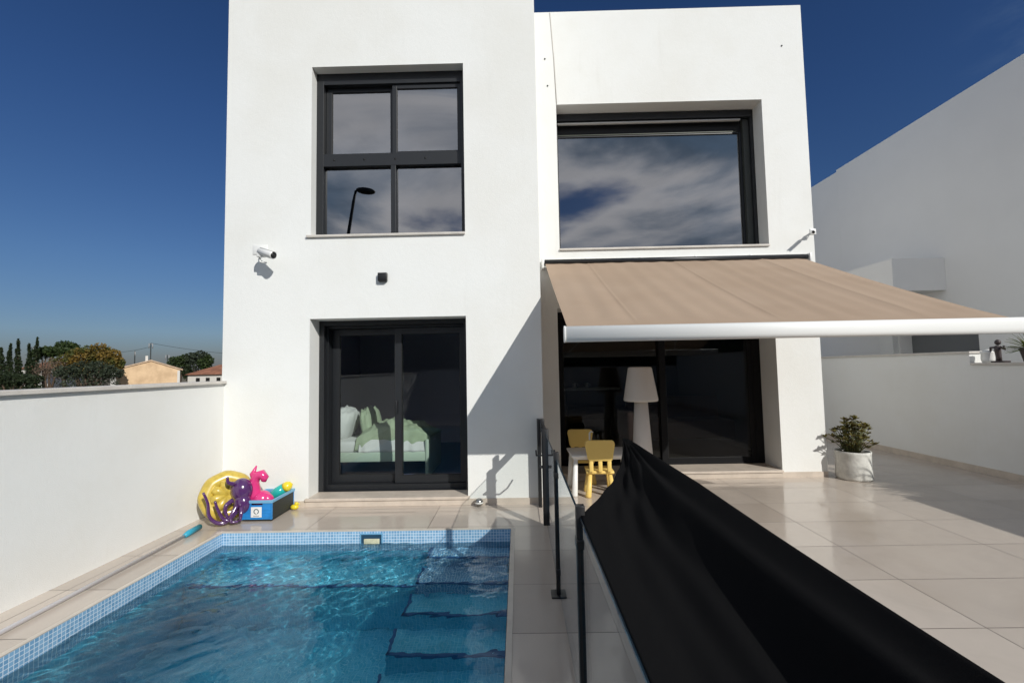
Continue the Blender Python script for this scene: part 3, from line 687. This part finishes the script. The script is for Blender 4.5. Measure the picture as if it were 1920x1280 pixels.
# ------------------------------------------------------------ pool toys
cr = thing('toy_crate', 'blue folding crate with dark sides holding pool toys', 'crate', (-2.745, 4.735, 0), 0)
w2, dp, hh = .160, .46, .215
mb = MB(); mb.box(-w2, w2, 0, dp, .012, .022); mb.build('base', M['charc'], cr)
fr = MB(); fr.wall(-w2, w2, .02, hh-.03, 0, .014, [(-.06, .06, .165, .185)])
for z in (.05, .085, .12): fr.box(-w2+.002, w2-.002, -.004, -.0005, z, z+.006)
for x in (-w2+.0, w2-.012): fr.box(x, x+.012, -.006, -.0005, .02, hh-.03)
fr.build('end_panel', M['blue'], cr)
fr = MB().wall(-w2, w2, .02, hh-.03, dp-.014, dp, [(-.06, .06, .165, .185)]).build('end_panel', M['blue'], cr)
for x in (-w2, w2-.012):
    g = MB().box(x, x+.012, .015, dp-.015, .02, hh-.03)
    for z in (.05, .09, .13, .17): g.box(x-.003 if x < 0 else x+.0125, x-.0005 if x < 0 else x+.015, .02, dp-.02, z, z+.012)
    g.build('side_panel', M['charc'], cr)
mb = MB(); mb.box(-w2-.008, w2+.008, -.008, .016, hh-.029, hh); mb.box(-w2-.008, w2+.008, dp-.016, dp+.008, hh-.029, hh)
mb.box(-w2-.008, -w2+.016, .0165, dp-.0165, hh-.028, hh-.001); mb.box(w2-.016, w2+.008, .0165, dp-.0165, hh-.028, hh-.001); mb.build('rim', M['bluel'], cr, bevel=.003)
lb = MB().box(-.056, .056, -.0085, -.0065, .045, .15).build('label_plate', M['plasticw'], cr)
g = MB()
for k in range(28):
    a0, a1 = 2*math.pi*k/28, 2*math.pi*(k+.92)/28
    if k in (20, 21, 22): continue
    q = [(r_*math.cos(a), -.0095, .104+r_*math.sin(a)) for r_, a in ((.019, a0), (.028, a0), (.028, a1), (.019, a1))]
    g.add(q, [(0, 1, 2, 3)])
g.add([(-.008, -.0095, .078), (.008, -.0095, .078), (0, -.0095, .070)], [(0, 1, 2)])
g.box(-.03, .03, -.0097, -.0087, .056, .0585); g.box(-.035, .035, -.0097, -.0087, .062, .0635)
g.build('emblem', mat('emblem_ink', (.03, .07, .10), .5), lb)
# pink inflatable
pk = thing('pink_inflatable', 'shiny pink inflatable toy with a curved neck rising out of the crate', 'inflatable', (-2.76, 4.86, .02)); pk.scale = (1.2, 1.2, 1.22)
g = MB(); g.tube([(-.02, 0, .05), (-.055, .0, .14), (-.07, 0, .22), (-.075, 0, .29), (-.05, 0, .345), (-.005, 0, .355), (.02, .0, .325), (.012, 0, .295)], [.05, .055, .05, .043, .04, .042, .036, .02], 18)
g.ell((-.01, .01, .14), (.085, .08, .075)); g.ell((.04, .0, .15), (.065, .05, .045), Matrix.Rotation(R(25), 3, 'Y'))
g.build('body', M['pink'], pk)
MB().tube([(-.075, 0, .30), (-.09, 0, .36), (-.055, 0, .43)], [.022, .024, .006], 12).build('crest', M['pink'], pk)
gb = thing('striped_inflatable', 'rolled teal and yellow inflatable sticking up at the back of the crate', 'inflatable', (-2.70, 5.08, -.035))
ps = [Vector((-.09, 0, .18)), Vector((-.02, .02, .235)), Vector((.05, .03, .28)), Vector((.11, .04, .31))]
MB().tube([ps[0], ps[0].lerp(ps[1], .3), ps[1], ps[2]], [.02, .05, .06, .055], 18).build('teal_half', M['teal'], gb)
MB().tube([ps[2], ps[2].lerp(ps[3], .5), ps[3], ps[3]+Vector((.02, 0, .005))], [.055, .056, .04, .012], 18).build('yellow_half', M['lime'], gb)
yt = thing('yellow_toy', 'little yellow rubber toy on the tiles behind the crate', 'toy', (-2.54, 5.12, 0))
g = MB().ell((0, 0, .03), (.045, .035, .03)); g.ell((.02, 0, .065), (.022, .02, .02)); g.tube([(.035, 0, .065), (.06, 0, .06)], [.01, .004], 8); g.build('body', M['lime'], yt)
# yellow ring leaning on the wall, purple octopus in front
tilt = Matrix.Translation((-3.10, 4.80, .252)) @ Matrix.Rotation(R(36), 4, 'Z') @ Matrix.Rotation(R(-14), 4, 'X')
rg = thing('swim_ring', 'big yellow inflatable swim ring leaning in the corner of the white walls', 'swim ring', (-3.10, 4.80, 0))
g = MB(); vs = []; nA, nB = 56, 20; Rr, rr = .178, .078
for i in range(nA):
    a = 2*math.pi*i/nA
    for k in range(nB):
        bb = 2*math.pi*k/nB; q = rr*(1+.05*math.cos(8*a)*math.cos(bb)) 
        p = Vector(((Rr+q*math.cos(bb))*math.cos(a), q*math.sin(bb)*.95, (Rr+q*math.cos(bb))*math.sin(a))); vs.append((tilt @ p)-Vector((-3.10, 4.80, 0)))
fs = [(i*nB+k, ((i+1) % nA)*nB+k, ((i+1) % nA)*nB+(k+1) % nB, i*nB+(k+1) % nB) for i in range(nA) for k in range(nB)]
g.add(vs, fs, 0, True); g.build('tube', M['ringy'], rg)
g = MB()
for k in range(8):
    a = 2*math.pi*k/8+.2
    g.tube([(tilt @ Vector((math.cos(a)*s, -.03-.03*math.sin(s*14), math.sin(a)*s)))-Vector((-3.10, 4.80, 0)) for s in (.0, .05, .1, .15)], [.04, .045, .05, .04], 10)
g.build('inner_cushion', M['ringy'], rg)
oc = thing('octopus_inflatable', 'glossy purple inflatable octopus propped against the yellow ring', 'inflatable', (-2.95, 4.70, 0)); oc.scale = (.92, .92, .96)
g = MB().ell((.02, .09, .325), (.115, .11, .13), Matrix.Rotation(R(-12), 3, 'Y')); g.ell((.05, .05, .19), (.095, .08, .11))
g.build('head', M['purple'], oc)
for pts in ([(.04, 0, .12), (-.04, -.03, .035), (-.14, -.04, .04), (-.22, -.04, .12), (-.23, -.05, .25), (-.28, -.05, .37)], [(.04, 0, .13), (0, -.05, .05), (-.07, -.05, .08), (-.12, -.06, .18), (-.15, -.06, .27)],
            [(.05, 0, .18), (.03, -.06, .10), (.03, -.06, .035), (.09, -.03, .03)], [(.09, .02, .16), (.11, -.02, .09), (.10, -.02, .03)],
            [(-.03, .06, .40), (-.07, .03, .43), (-.07, .02, .49)], [(.0, .0, .24), (-.04, -.05, .20), (-.03, -.06, .12), (.01, -.05, .05)]):
    P_ = [Vector((p[0]*(.74 if p[0] < 0 else 1), p[1]-.05-max(0, -p[0])*.45, p[2]+.012)) for p in pts]; Q = []
    for i in range(len(P_)-1):
        p0 = P_[max(i-1, 0)]; p1 = P_[i]; p2 = P_[i+1]; p3 = P_[min(i+2, len(P_)-1)]
        for t in (0, .25, .5, .75):
            Q.append(.5*((2*p1)+(-p0+p2)*t+(2*p0-5*p1+4*p2-p3)*t*t+(-p0+3*p1-3*p2+p3)*t**3))
    Q.append(P_[-1]); MB().tube(Q, [.026-.014*i/(len(Q)-1) for i in range(len(Q))], 12).build('arm', M['purple'], oc)

# ------------------------------------------------------------ bed in the room behind the sliding door
bd = thing('bed', 'pale green bed frame standing behind the bedroom door glass', 'bed', (-2.15, 6.3, .10))
MB().rbox(-1.0, .94, -.30, -.26, .235, .36, .01).build('side_rail', M['bedf'], bd)
MB().rbox(-1.0, .94, .60, .64, .235, .36, .01).build('side_rail', M['bedf'], bd)
MB().rbox(.90, .95, -.31, .65, .02, .52, .015).build('footboard', M['bedf'], bd)
MB().rbox(-1.03, -1.0, -.31, .65, .02, .8, .015).build('headboard', M['bedf'], bd)
MB().rbox(-1.0, .90, -.25, .60, .33, .50, .05, 3).build('mattress', M['sheet'], bd)
def blob(name, label, cat, c, r, mtl, rot=None, rough=.12, seed=1, box=False):
    t = None; rn = random.Random(seed); g = MB(); bm = bmesh.new(); bmesh.ops.create_cube(bm, size=2)
    bmesh.ops.subdivide_edges(bm, edges=bm.edges[:], cuts=11, use_grid_fill=True)
    for v in bm.verts:
        p = v.co.copy(); q = Vector((p.x, p.y, p.z)); l = (abs(q.x)**3+abs(q.y)**3+abs(q.z)**3)**(1/3); q = q/l
        fold = math.sin(q.x*7+seed+3*math.sin(q.y*3))*math.sin(q.y*6+seed*2)*rough+math.sin(q.x*15+q.y*11+seed)*rough*.4
        q = Vector((q.x*r[0]*(1+fold*.15), q.y*r[1]*(1+fold*.1), q.z*r[2]*(1+fold)))
        v.co = (rot @ q if rot else q)
    g.bm(bm, 0, True); o = g.build(name, mtl); o.location = c; tag(o, label, cat); return o
def duvet():
    def sheet(x0, x1, y0, y1, zb, dome, drop, seed, thick):
        nu_, nv_ = 70, 60; vs = []
        for j in range(nv_+1):
            for i in range(nu_+1):
                u, v = i/nu_, j/nv_; x = x0+(x1-x0)*u+.03*mnoise.noise((u*3, v*3, seed)); yy = y0+(y1-y0)*v
                e_ = min(1, min(u, 1-u)*5)**.6*min(1, min(v, 1-v)*4)**.6
                lump = .5+.5*mnoise.noise((u*2.2+seed, v*2.4, 1)); rid = abs(mnoise.noise((u*5+v*2.5, v*3-u*2, seed+3)))
                z = zb+dome*e_*(.55+.75*lump)-.045*rid*e_+.02*mnoise.noise((u*14, v*11, seed))*e_
                z += dome*.45*math.exp(-((u-.42)/.16)**2)*e_
                if v < .14: t_ = 1-v/.14; z -= drop*t_**1.5; yy = y0+(y1-y0)*.14-.03-.04*t_+.007*math.sin(u*20+3*math.sin(u*9))*t_
                vs.append((x, yy, z))
        return MB().add(vs, [(j*(nu_+1)+i, j*(nu_+1)+i+1, (j+1)*(nu_+1)+i+1, (j+1)*(nu_+1)+i) for j in range(nv_) for i in range(nu_)], 0, True)
    t = thing('duvet', 'rumpled light green duvet heaped on the bed behind the door glass', 'duvet', (-1.7, 6.4, .6))
    for nm, a, m_ in (('cover', sheet(-.50, .52, -.43, .45, .03, .17, .15, 3.3, 0), M['linen']), ('lining', sheet(-.44, .50, -.45, .43, -.04, .08, .10, 8.1, 0), M['sheet'])):
        o_ = a.build(nm, m_, t); q_ = o_.modifiers.new('solid', 'SOLIDIFY'); q_.thickness = .015
duvet()
blob('pillow', 'light green pillow standing against the duvet on the bed', 'pillow', (-2.12, 6.50, .78), (.10, .30, .23), M['linen'], Matrix.Rotation(R(-12), 3, 'Y'), seed=2)
blob('pillow', 'white pillow leaning at the head of the bed behind the glass', 'pillow', (-2.50, 6.45, .80), (.16, .30, .22), M['sheet'], Matrix.Rotation(R(18), 3, 'Y'), seed=5)
# living room glimpses
sf = thing('sofa', 'dark brown sofa inside the unlit living room', 'sofa', (3.0, 8.6, .08))
brn = mat('brown_upholstery', (.10, .045, .035), .8)
MB().rbox(-.9, .9, -.4, .4, .12, .45, .05, 3).build('seat', brn, sf); MB().rbox(-.9, .9, .25, .45, .4, .85, .06, 3).build('backrest', brn, sf)
for x in (-1.05, .87): MB().rbox(x, x+.18, -.4, .45, .1, .62, .05, 3).build('armrest', brn, sf)
bar_t = thing('bar_table', 'tall narrow table inside the dark living room', 'table', (1.45, 9.4, .08))
MB().rbox(-.6, .6, -.25, .25, .98, 1.02, .01).build('tabletop', M['plasticw'], bar_t)
for x in (-.5, .5): MB().rbox(x-.03, x+.03, -.2, .2, 0, .98, .01).build('leg', M['frame'], bar_t)
for x, lab in ((1.15, 'white mug at the left end of the tall indoor table'), (1.4, 'white mug at the middle of the tall indoor table')):
    mg = thing('mug', lab, 'mug', (x, 9.35, 1.10)); MB().lathe([(.04, 0), (.045, .005), (.045, .11), (.04, .11)], n=18).build('cup', M['plasticw'], mg)
    MB().tube([(.045, 0, .03), (.075, 0, .045), (.075, 0, .075), (.045, 0, .09)], .006, 8).build('handle', M['plasticw'], mg)

# ------------------------------------------------------------ things on the boundary wall
ln = thing('white_pot', 'small white ribbed pot on the boundary wall beside the dark figure', 'pot', (6.35, 6.17, 1.49))
MB().lathe([(.045, 0), (.06, .004), (.07, .05), (.066, .12), (.075, .135), (.075, .15), (.06, .15), (.055, .12)], n=24).build('pot', M['plasticw'], ln)
MB().ell((0, 0, .15), (.05, .05, .03)).build('candle', M['sheet'], ln)
gz = thing('garden_figure', 'small dark bronze figure with raised arms on the boundary wall', 'ornament', (6.34, 6.02, 1.49))
g = MB(); g.tube([(0, 0, .02), (0, .0, .08), (0, .01, .16), (0, 0, .22)], [.03, .028, .035, .03], 12); g.ell((0, -.0, .265), (.032, .032, .038))
g.tube([(0, .03, .2), (-.01, .085, .20), (-.01, .09, .14)], [.016, .014, .012], 8); g.tube([(0, -.03, .2), (0, -.08, .17), (0, -.07, .22)], [.016, .014, .012], 8)
g.build('figure', M['brown'], gz); MB().rbox(-.05, .05, -.10, .06, 0, .022, .006).build('base', M['brown'], gz)
def spiky(label, loc, n, l, seed, group='spiky plants along the boundary wall'):
    t = thing('spiky_plant', label, 'potted plant', loc, 0, group); rn = random.Random(seed)
    MB().lathe([(.05, 0), (.055, .005), (.085, .15), (.09, .155), (.09, .17), (.08, .17), (.078, .15), (.01, .148)], n=24).build('pot', M['brown'], t)
    g = MB()
    for i in range(n):
        a = rn.uniform(0, 2*math.pi); e = rn.uniform(.05, 1.3); ll = l*rn.uniform(.6, 1.1); pr_ = None
        d = Vector((math.cos(a), math.sin(a), 0)); s = Vector((-math.sin(a), math.cos(a), 0)); c0 = Vector((rn.uniform(-.03, .03), rn.uniform(-.03, .03), .15)); q = []
        for k in range(5):
            tt = k/4; ee = e-.7*tt; w_ = .013*(1-tt)+.002
            p = c0+d*ll*tt*math.cos(e)+Vector((0, 0, ll*tt*math.sin(e)-.25*ll*tt*tt)); q += [p-s*w_, p+Vector((0, 0, .004)), p+s*w_]
        g.add(q, [(k*3, k*3+1, k*3+4, k*3+3) for k in range(4)]+[(k*3+1, k*3+2, k*3+5, k*3+4) for k in range(4)])
    g.build('foliage', M['spiky'], t); return t
spiky('spiky green plant in a dark pot on the boundary wall at the right edge', (6.34, 5.66, 1.49), 70, .30, 1)
for i, (yy, ll) in enumerate(((4.85, .30), (4.2, .42), (3.7, .50), (3.3, .52), (2.95, .46))):  # out-of-view plants, added to cast the leafy shadow on the patio
    spiky(['broad spiky plant in a dark pot further forward on the boundary wall', 'low spiky plant in a dark pot second along the wall outside the picture', 'tallest spiky plant on the wall outside the picture', 'fourth spiky plant along the wall outside the picture', 'spiky plant next to the raised end of the wall outside the picture'][i], (6.34, yy, 1.49), 60, ll, 5+i)

# ------------------------------------------------------------ neighbour house
NX, NY0, NT = 7.8, 4.6, 6.17
nh = thing('neighbour_house', 'plain grey shaded flank of the neighbouring house beyond the boundary wall', 'house', (NX, 8, 0))
def Nn(mb, name, m): o = mb.build(name, m, None); o.parent = nh; o.matrix_parent_inverse = Matrix.Translation((-NX, -8, 0)); return o
mb = MB(); mb.wall(NY0, 10.75, -2.2, NT, NX, NX+.3, [(7.7, 9.28, 1.2, 2.35)], 'x'); mb.box(NX, NX+.3, 10.752, 16, -2.2, NT-.05)
mb.box(NX+.3, 15, NY0, NY0+.3, -2.2, NT); mb.box(14.7, 15, NY0+.3, 16, -2.2, NT); mb.box(NX+.3, 14.7, NY0+.3, 15.9, NT-.3, NT-.001); Nn(mb, 'wall', M['grey'])
Nn(MB().box(NX+.25, NX+.29, 7.7, 9.28, 1.2, 2.35), 'recess_panel', mat('grey_screen', (.16, .165, .17), .7))  # dark sheet standing in for the shade inside the opening
Nn(MB().box(6.85, NX-.001, 8.2, 10.4, 2.8, 3.395), 'balcony', M['grey'])
Nn(MB().box(NX-.12, NX-.002, 9.3, 9.62, -2.2, 2.6), 'pilaster', M['white2'])

# ------------------------------------------------------------ far landscape on the left
def leaves(mb, c, r, n, s, rn, hollow=.3, squash=1):
    for i in range(n):
        while True:
            p = Vector((rn.uniform(-1, 1), rn.uniform(-1, 1), rn.uniform(-1, 1)))
            if hollow < p.length < 1: break
        p = Vector((p.x*r[0], p.y*r[1], p.z*r[2]))+Vector(c)
        a = Vector((rn.gauss(0, 1), rn.gauss(0, 1), rn.gauss(0, 1))).normalized(); b = a.cross(Vector((rn.gauss(0, 1), rn.gauss(0, 1), rn.gauss(0, 1)))).normalized()
        k = s*rn.uniform(.6, 1.4); mb.add([p-a*k-b*k*.5, p+a*k-b*k*.3, p+a*k*.7+b*k*.6, p-a*k*.5+b*k*.5], [(0, 1, 2, 3)])
def tree(name, label, cat, x, y, top, clumps, mtl, n, s, seed, trunk=.25, group=None):
    t = thing(name, label, cat, (x, y, -2.2), 0, group); rn = random.Random(seed)
    tk = MB(); tk.tube([(0, 0, 0), (.1, 0, (top+2.2)*.35), (0, .1, (top+2.2)*.7)], [trunk, trunk*.7, trunk*.3], 8)
    g = MB()
    for (cx, cy, cz, rx, ry, rz) in clumps:
        leaves(g, (cx, cy, cz), (rx, ry, rz), n, s, rn); tk.tube([(0, 0, (top+2.2)*.3), (cx*.6, cy*.6, cz*.8), (cx, cy, cz)], [trunk*.5, trunk*.3, trunk*.1], 6)
    tk.build('trunk', M['bark'], t); g.build('crown', mtl, t); return t
def at(px, py, Y):      # photograph pixel -> point at depth Y, for laying out the far land
    d_ = F+(px-960)/FPX*R2-(py-640)/FPX*U2; k = Y/d_.y; return Vector((d_.x*k, Y, 1.54+d_.z*k))
GC = 'cypresses at the left edge'
for i, (px, pt_, w_, lab) in enumerate(((3, 656, 1.0, 'squat dark cypress cut by the left edge of the picture'), (12, 649, .6, 'second dark cypress from the left edge'), (21, 640, .6, 'taller dark cypress, third from the left edge'), (35, 647, .58, 'slim dark cypress just left of the tallest one'), (42, 636, .6, 'tallest dark cypress, rightmost of the row at the left'))):
    c = at(px, pt_, 52); h = c.z+2.2; rn = random.Random(20+i)
    t = thing('cypress', lab, 'tree', (c.x, 52+i*.4, -2.2), 0, GC)
    g = MB()
    for k in range(9):
        tt = k/8; rad = w_*(1.0-.88*tt**1.6)*(.95+.2*rn.random()); leaves(g, (rn.uniform(-.08, .08), 0, h*(.12+.84*tt)), (rad, rad, h*.09), 150, .13, rn, 0)
    g.build('crown', M['cyp'], t); MB().tube([(0, 0, 0), (0, 0, h*.8)], [.14, .05], 8).build('trunk', M['bark'], t)
Y = 56
c = at(84, 662, Y); tree('umbrella_pine', 'dark rounded pine behind the left wall next to the autumn tree', 'tree', c.x, Y, c.z, [(-.4, 0, c.z+2.2, 1.1, 1, .72), (.9, 0, c.z+2.3, .9, 1, .6), (.2, 0, c.z+2.55, .9, .9, .5)], M['pine'], 420, .15, 1)
c = at(122, 650, 58); tree('round_tree', 'small dark round tree top rising behind the autumn tree', 'tree', c.x, 58, c.z, [(0, 0, c.z+2.2, 1.3, 1, .85), (.9, 0, c.z+1.9, .9, 1, .8), (-.9, 0, c.z+1.7, .7, 1, .6)], M['pine'], 420, .15, 2)
c = at(165, 680, 50); z = c.z+2.2
tree('autumn_tree', 'wide tree in brown and yellow autumn leaf beyond the left wall', 'tree', c.x, 50, c.z, [(-2.6, 0, z+.1, 1.3, 1.3, 1.0), (-1.3, .3, z+.6, 1.4, 1.3, 1.1), (.1, 0, z+.8, 1.2, 1.3, 1.2), (1.3, 0, z+1.1, 1.1, 1.3, 1.1), (2.4, 0, z+.6, 1.1, 1.2, 1.0), (3.1, 0, z-.1, .8, 1, .9), (.5, 0, z-.6, 3, 1.6, .9)], M['autumn'], 620, .13, 3, .35)
c = at(165, 700, 44); z = c.z+2.2
tree('olive_bush', 'low dark olive bush in front of the autumn tree', 'bush', c.x, 44, c.z, [(-2.0, 0, z+.2, 1.3, 1, .75), (-.4, 0, z+.4, 1.6, 1, .9), (1.2, 0, z+.35, 1.4, 1, .85), (2.4, 0, z, 1.0, 1, .6), (0, 0, z-.9, 3.3, 1, .8)], M['olive'], 620, .10, 4)
c = at(93, 695, 47); z = c.z+2.2
tree('bare_shrub', 'greyish brown leafless shrub between the small house and the autumn tree', 'bush', c.x, 47, c.z, [(0, 0, z+.5, 1.1, .8, .9), (-.7, 0, z-.2, 1.1, .8, .8), (.9, 0, z, 1.0, .8, 1.0)], M['bare'], 520, .06, 5)
c = at(20, 708, 43); z = c.z+2.2
tree('dark_shrub', 'dark shrubs at the foot of the cypresses above the wall coping', 'bush', c.x, 43, c.z, [(-1.2, 0, z, 1.4, .8, .7), (.5, 0, z-.1, 1.4, .8, .6), (1.9, 0, z-.15, 1.2, .8, .5), (0, 0, z-.9, 3.2, 1, .7)], M['cyp'], 520, .10, 6)
for i, (px, py, w_, lab) in enumerate(((338, 675, 1.5, 'green tree behind the stone barn, left of a darker one'), (368, 668, 1.7, 'darker olive green tree right of the stone barn'), (386, 676, .9, 'little tree next to the white tower'))):
    c = at(px, py, 66); z = c.z+2.2
    tree('field_tree', lab, 'tree', c.x, 66, c.z, [(-.4*w_, 0, z-.3, w_*.8, 1, .9), (.4*w_, 0, z, w_*.7, 1, .8), (0, 0, z-1.2, w_, 1, 1.0)], M['pine' if i != 1 else 'olive'], 420, .15, 30+i, group='trees behind the stone barn')
c = at(352, 700, 60); tree('dark_shrub', 'dark bush between the stone barn and the red-roofed house', 'bush', c.x, 60, c.z, [(0, 0, c.z+2.3, .6, .6, 1.1)], M['cyp'], 420, .12, 44)
# stone barn with a gable
b0, b1, pk_ = at(222, 694, 55), at(340, 693, 55), at(283, 677, 55)
bn = thing('stone_barn', 'warm yellow stone barn with a low gable beyond the left wall', 'barn', (pk_.x, 55, -2.2), R(39))
g = MB(); xa, xb = (b0.x-pk_.x)*.79, (b1.x-pk_.x)*.76
g.extr([(xa, 0), (xb, 0), (xb, b1.z+2.2), (0, pk_.z+2.2), (xa, b0.z+2.2)], 'y', 0, 7); g.build('wall', M['oldwall'], bn)
g = MB(); g.extr([(xa-.3, b0.z+2.2-.05), (0, pk_.z+2.22), (0, pk_.z+2.38), (xa-.3, b0.z+2.32)], 'y', -.12, 7.1); g.extr([(0, pk_.z+2.22), (xb+.3, b1.z+2.13), (xb+.3, b1.z+2.3), (0, pk_.z+2.38)], 'y', -.12, 7.1); g.build('roof', mat('pale_tile_roof', (.62, .45, .31), .9, var=.3, vscale=2), bn)
MB().box(-.55, -.3, 1, 1.3, pk_.z+2.1, pk_.z+2.9).build('chimney', M['farw'], bn)
MB().box(xb-.25, xb+.02, -.03, 0, 0, b1.z+2.12).build('corner_strip', M['farw'], bn)
def lowhouse(label, x0, x1, zl, zr, Y, roof_z, name='tiled_house'):
    t = thing(name, label, 'house', ((x0+x1)/2, Y, -2.2)); w = (x1-x0)/2
    MB().box(-w, w, 0, 6, 0, zl+2.2).build('wall', M['farw'], t)
    MB().add([(-w-.3, -.3, zl+2.2), (w+.3, -.3, zl+2.2), (w+.3, 6.3, zl+2.2), (-w-.3, 6.3, zl+2.2), (-w*.35, 3, roof_z+2.2), (w*.35, 3, roof_z+2.2)], [(0, 1, 5, 4), (1, 2, 5), (2, 3, 4, 5), (3, 0, 4), (0, 3, 2, 1)]).build('roof', M['rooft'], t)
    return t
a, b = at(352, 703, 58), at(445, 703, 58); rz_ = at(400, 684, 61).z
t = lowhouse('white house with a reddish tiled roof just left of the tower', a.x, b.x, at(380, 702, 58).z, 0, 58, rz_)
for x in (-1.9, -.6, .8): MB().box(x-.25, x+.25, -.03, 0, 2.5, at(380, 708, 58).z+2.2).build('window', M['seal'], t)
a, b = at(36, 700, 60), at(90, 700, 60); t = lowhouse('small white house with an orange roof between cypresses and bare shrub', a.x, b.x, at(60, 691, 60).z, 0, 60, at(55, 677, 63).z)
MB().box(-.9, .2, -.03, 0, 2.2, at(60, 694, 60).z+2.2).build('window', M['seal'], t)
a, b = at(208, 690, 64), at(262, 690, 64); lowhouse('low tiled house peeking out between the autumn tree and the barn', a.x, b.x, at(230, 690, 64).z, 0, 64, at(245, 683, 67).z)
# power poles and wires
def pole(label, px, py, Y, arm=.6):
    c = at(px, py, Y); t = thing('utility_pole', label, 'utility pole', (c.x, Y, -2.2), 0, 'utility poles beyond the left wall'); h = c.z+2.2
    MB().tube([(0, 0, 0), (0, 0, h)], [.09, .06], 8).build('pole', M['charc'], t)
    g = MB(); g.box(-arm, arm, -.04, .04, h-.12, h-.05)
    for x in (-arm, 0, arm):
        g.tube([(x*.9, 0, h-.1), (x*.9, 0, h-.75)], [.06, .05], 6)
    g.build('insulators', mat('pole_fittings', (.30, .30, .30), .6), t); return c
c1 = pole('utility pole with hanging insulators above the stone barn', 283, 643, 62, .28)
c2 = pole('thin utility pole in front of the barn wall', 253, 658, 62, .05)
c3 = pole('faint utility pole between the cypresses and the pine', 60, 650, 75, .3)
c4 = pole('short pole left of the green tree behind the barn', 314, 665, 70, .3)
for nm, a, b, sag, lab in (('power_line', c1, at(430, 663, 62), .15, 'dark power line running right from the insulators to the tower'), ('power_line', at(226, 660, 62), c1-Vector((0, 0, .5)), .1, 'thin power line running left from the insulators to the autumn tree'),
                           ('power_line', at(46, 665, 75), at(90, 665, 75), .05, 'faint wire crossing the sky behind the pine')):
    pts = [a.lerp(b, i/10)-Vector((0, 0, sag*4*(i/10)*(1-i/10))) for i in range(11)]
    tag(MB().tube(pts, .022, 5).build(nm, M['charc']), lab, 'wire', 'power lines')

# ------------------------------------------------------------ behind the camera: seen in the panes only
hd = thing('hedge', 'tall dark green hedge behind the camera, mirrored in the door glass', 'hedge', (1, -7, -2.2)); rn = random.Random(9); g = MB()
for i in range(34): leaves(g, (-11+i*.72, rn.uniform(-.3, .3), rn.uniform(2.4, 5.4)), (.9, .8, 1.5), 420, .09, rn, .1)
g.box(-11.5, 13, .2, .5, 0, 5.4); g.build('foliage', M['olive'], hd)
sl = thing('street_lamp', 'curved street lamp behind the camera, mirrored in the upper window', 'street lamp', (-7.0, -8.0, -2.2))
MB().tube([(-.25, 0, 0), (-.2, 0, 7.5), (-.12, 0, 9.6), (.1, 0, 11.0), (.2, 0, 11.45)], [.11, .09, .07, .06, .05], 10).build('pole', M['charc'], sl)
MB().ell((.62, 0, 11.42), (.42, .2, .14), Matrix.Rotation(R(8), 3, 'Y')).build('lamp_head', M['charc'], sl)
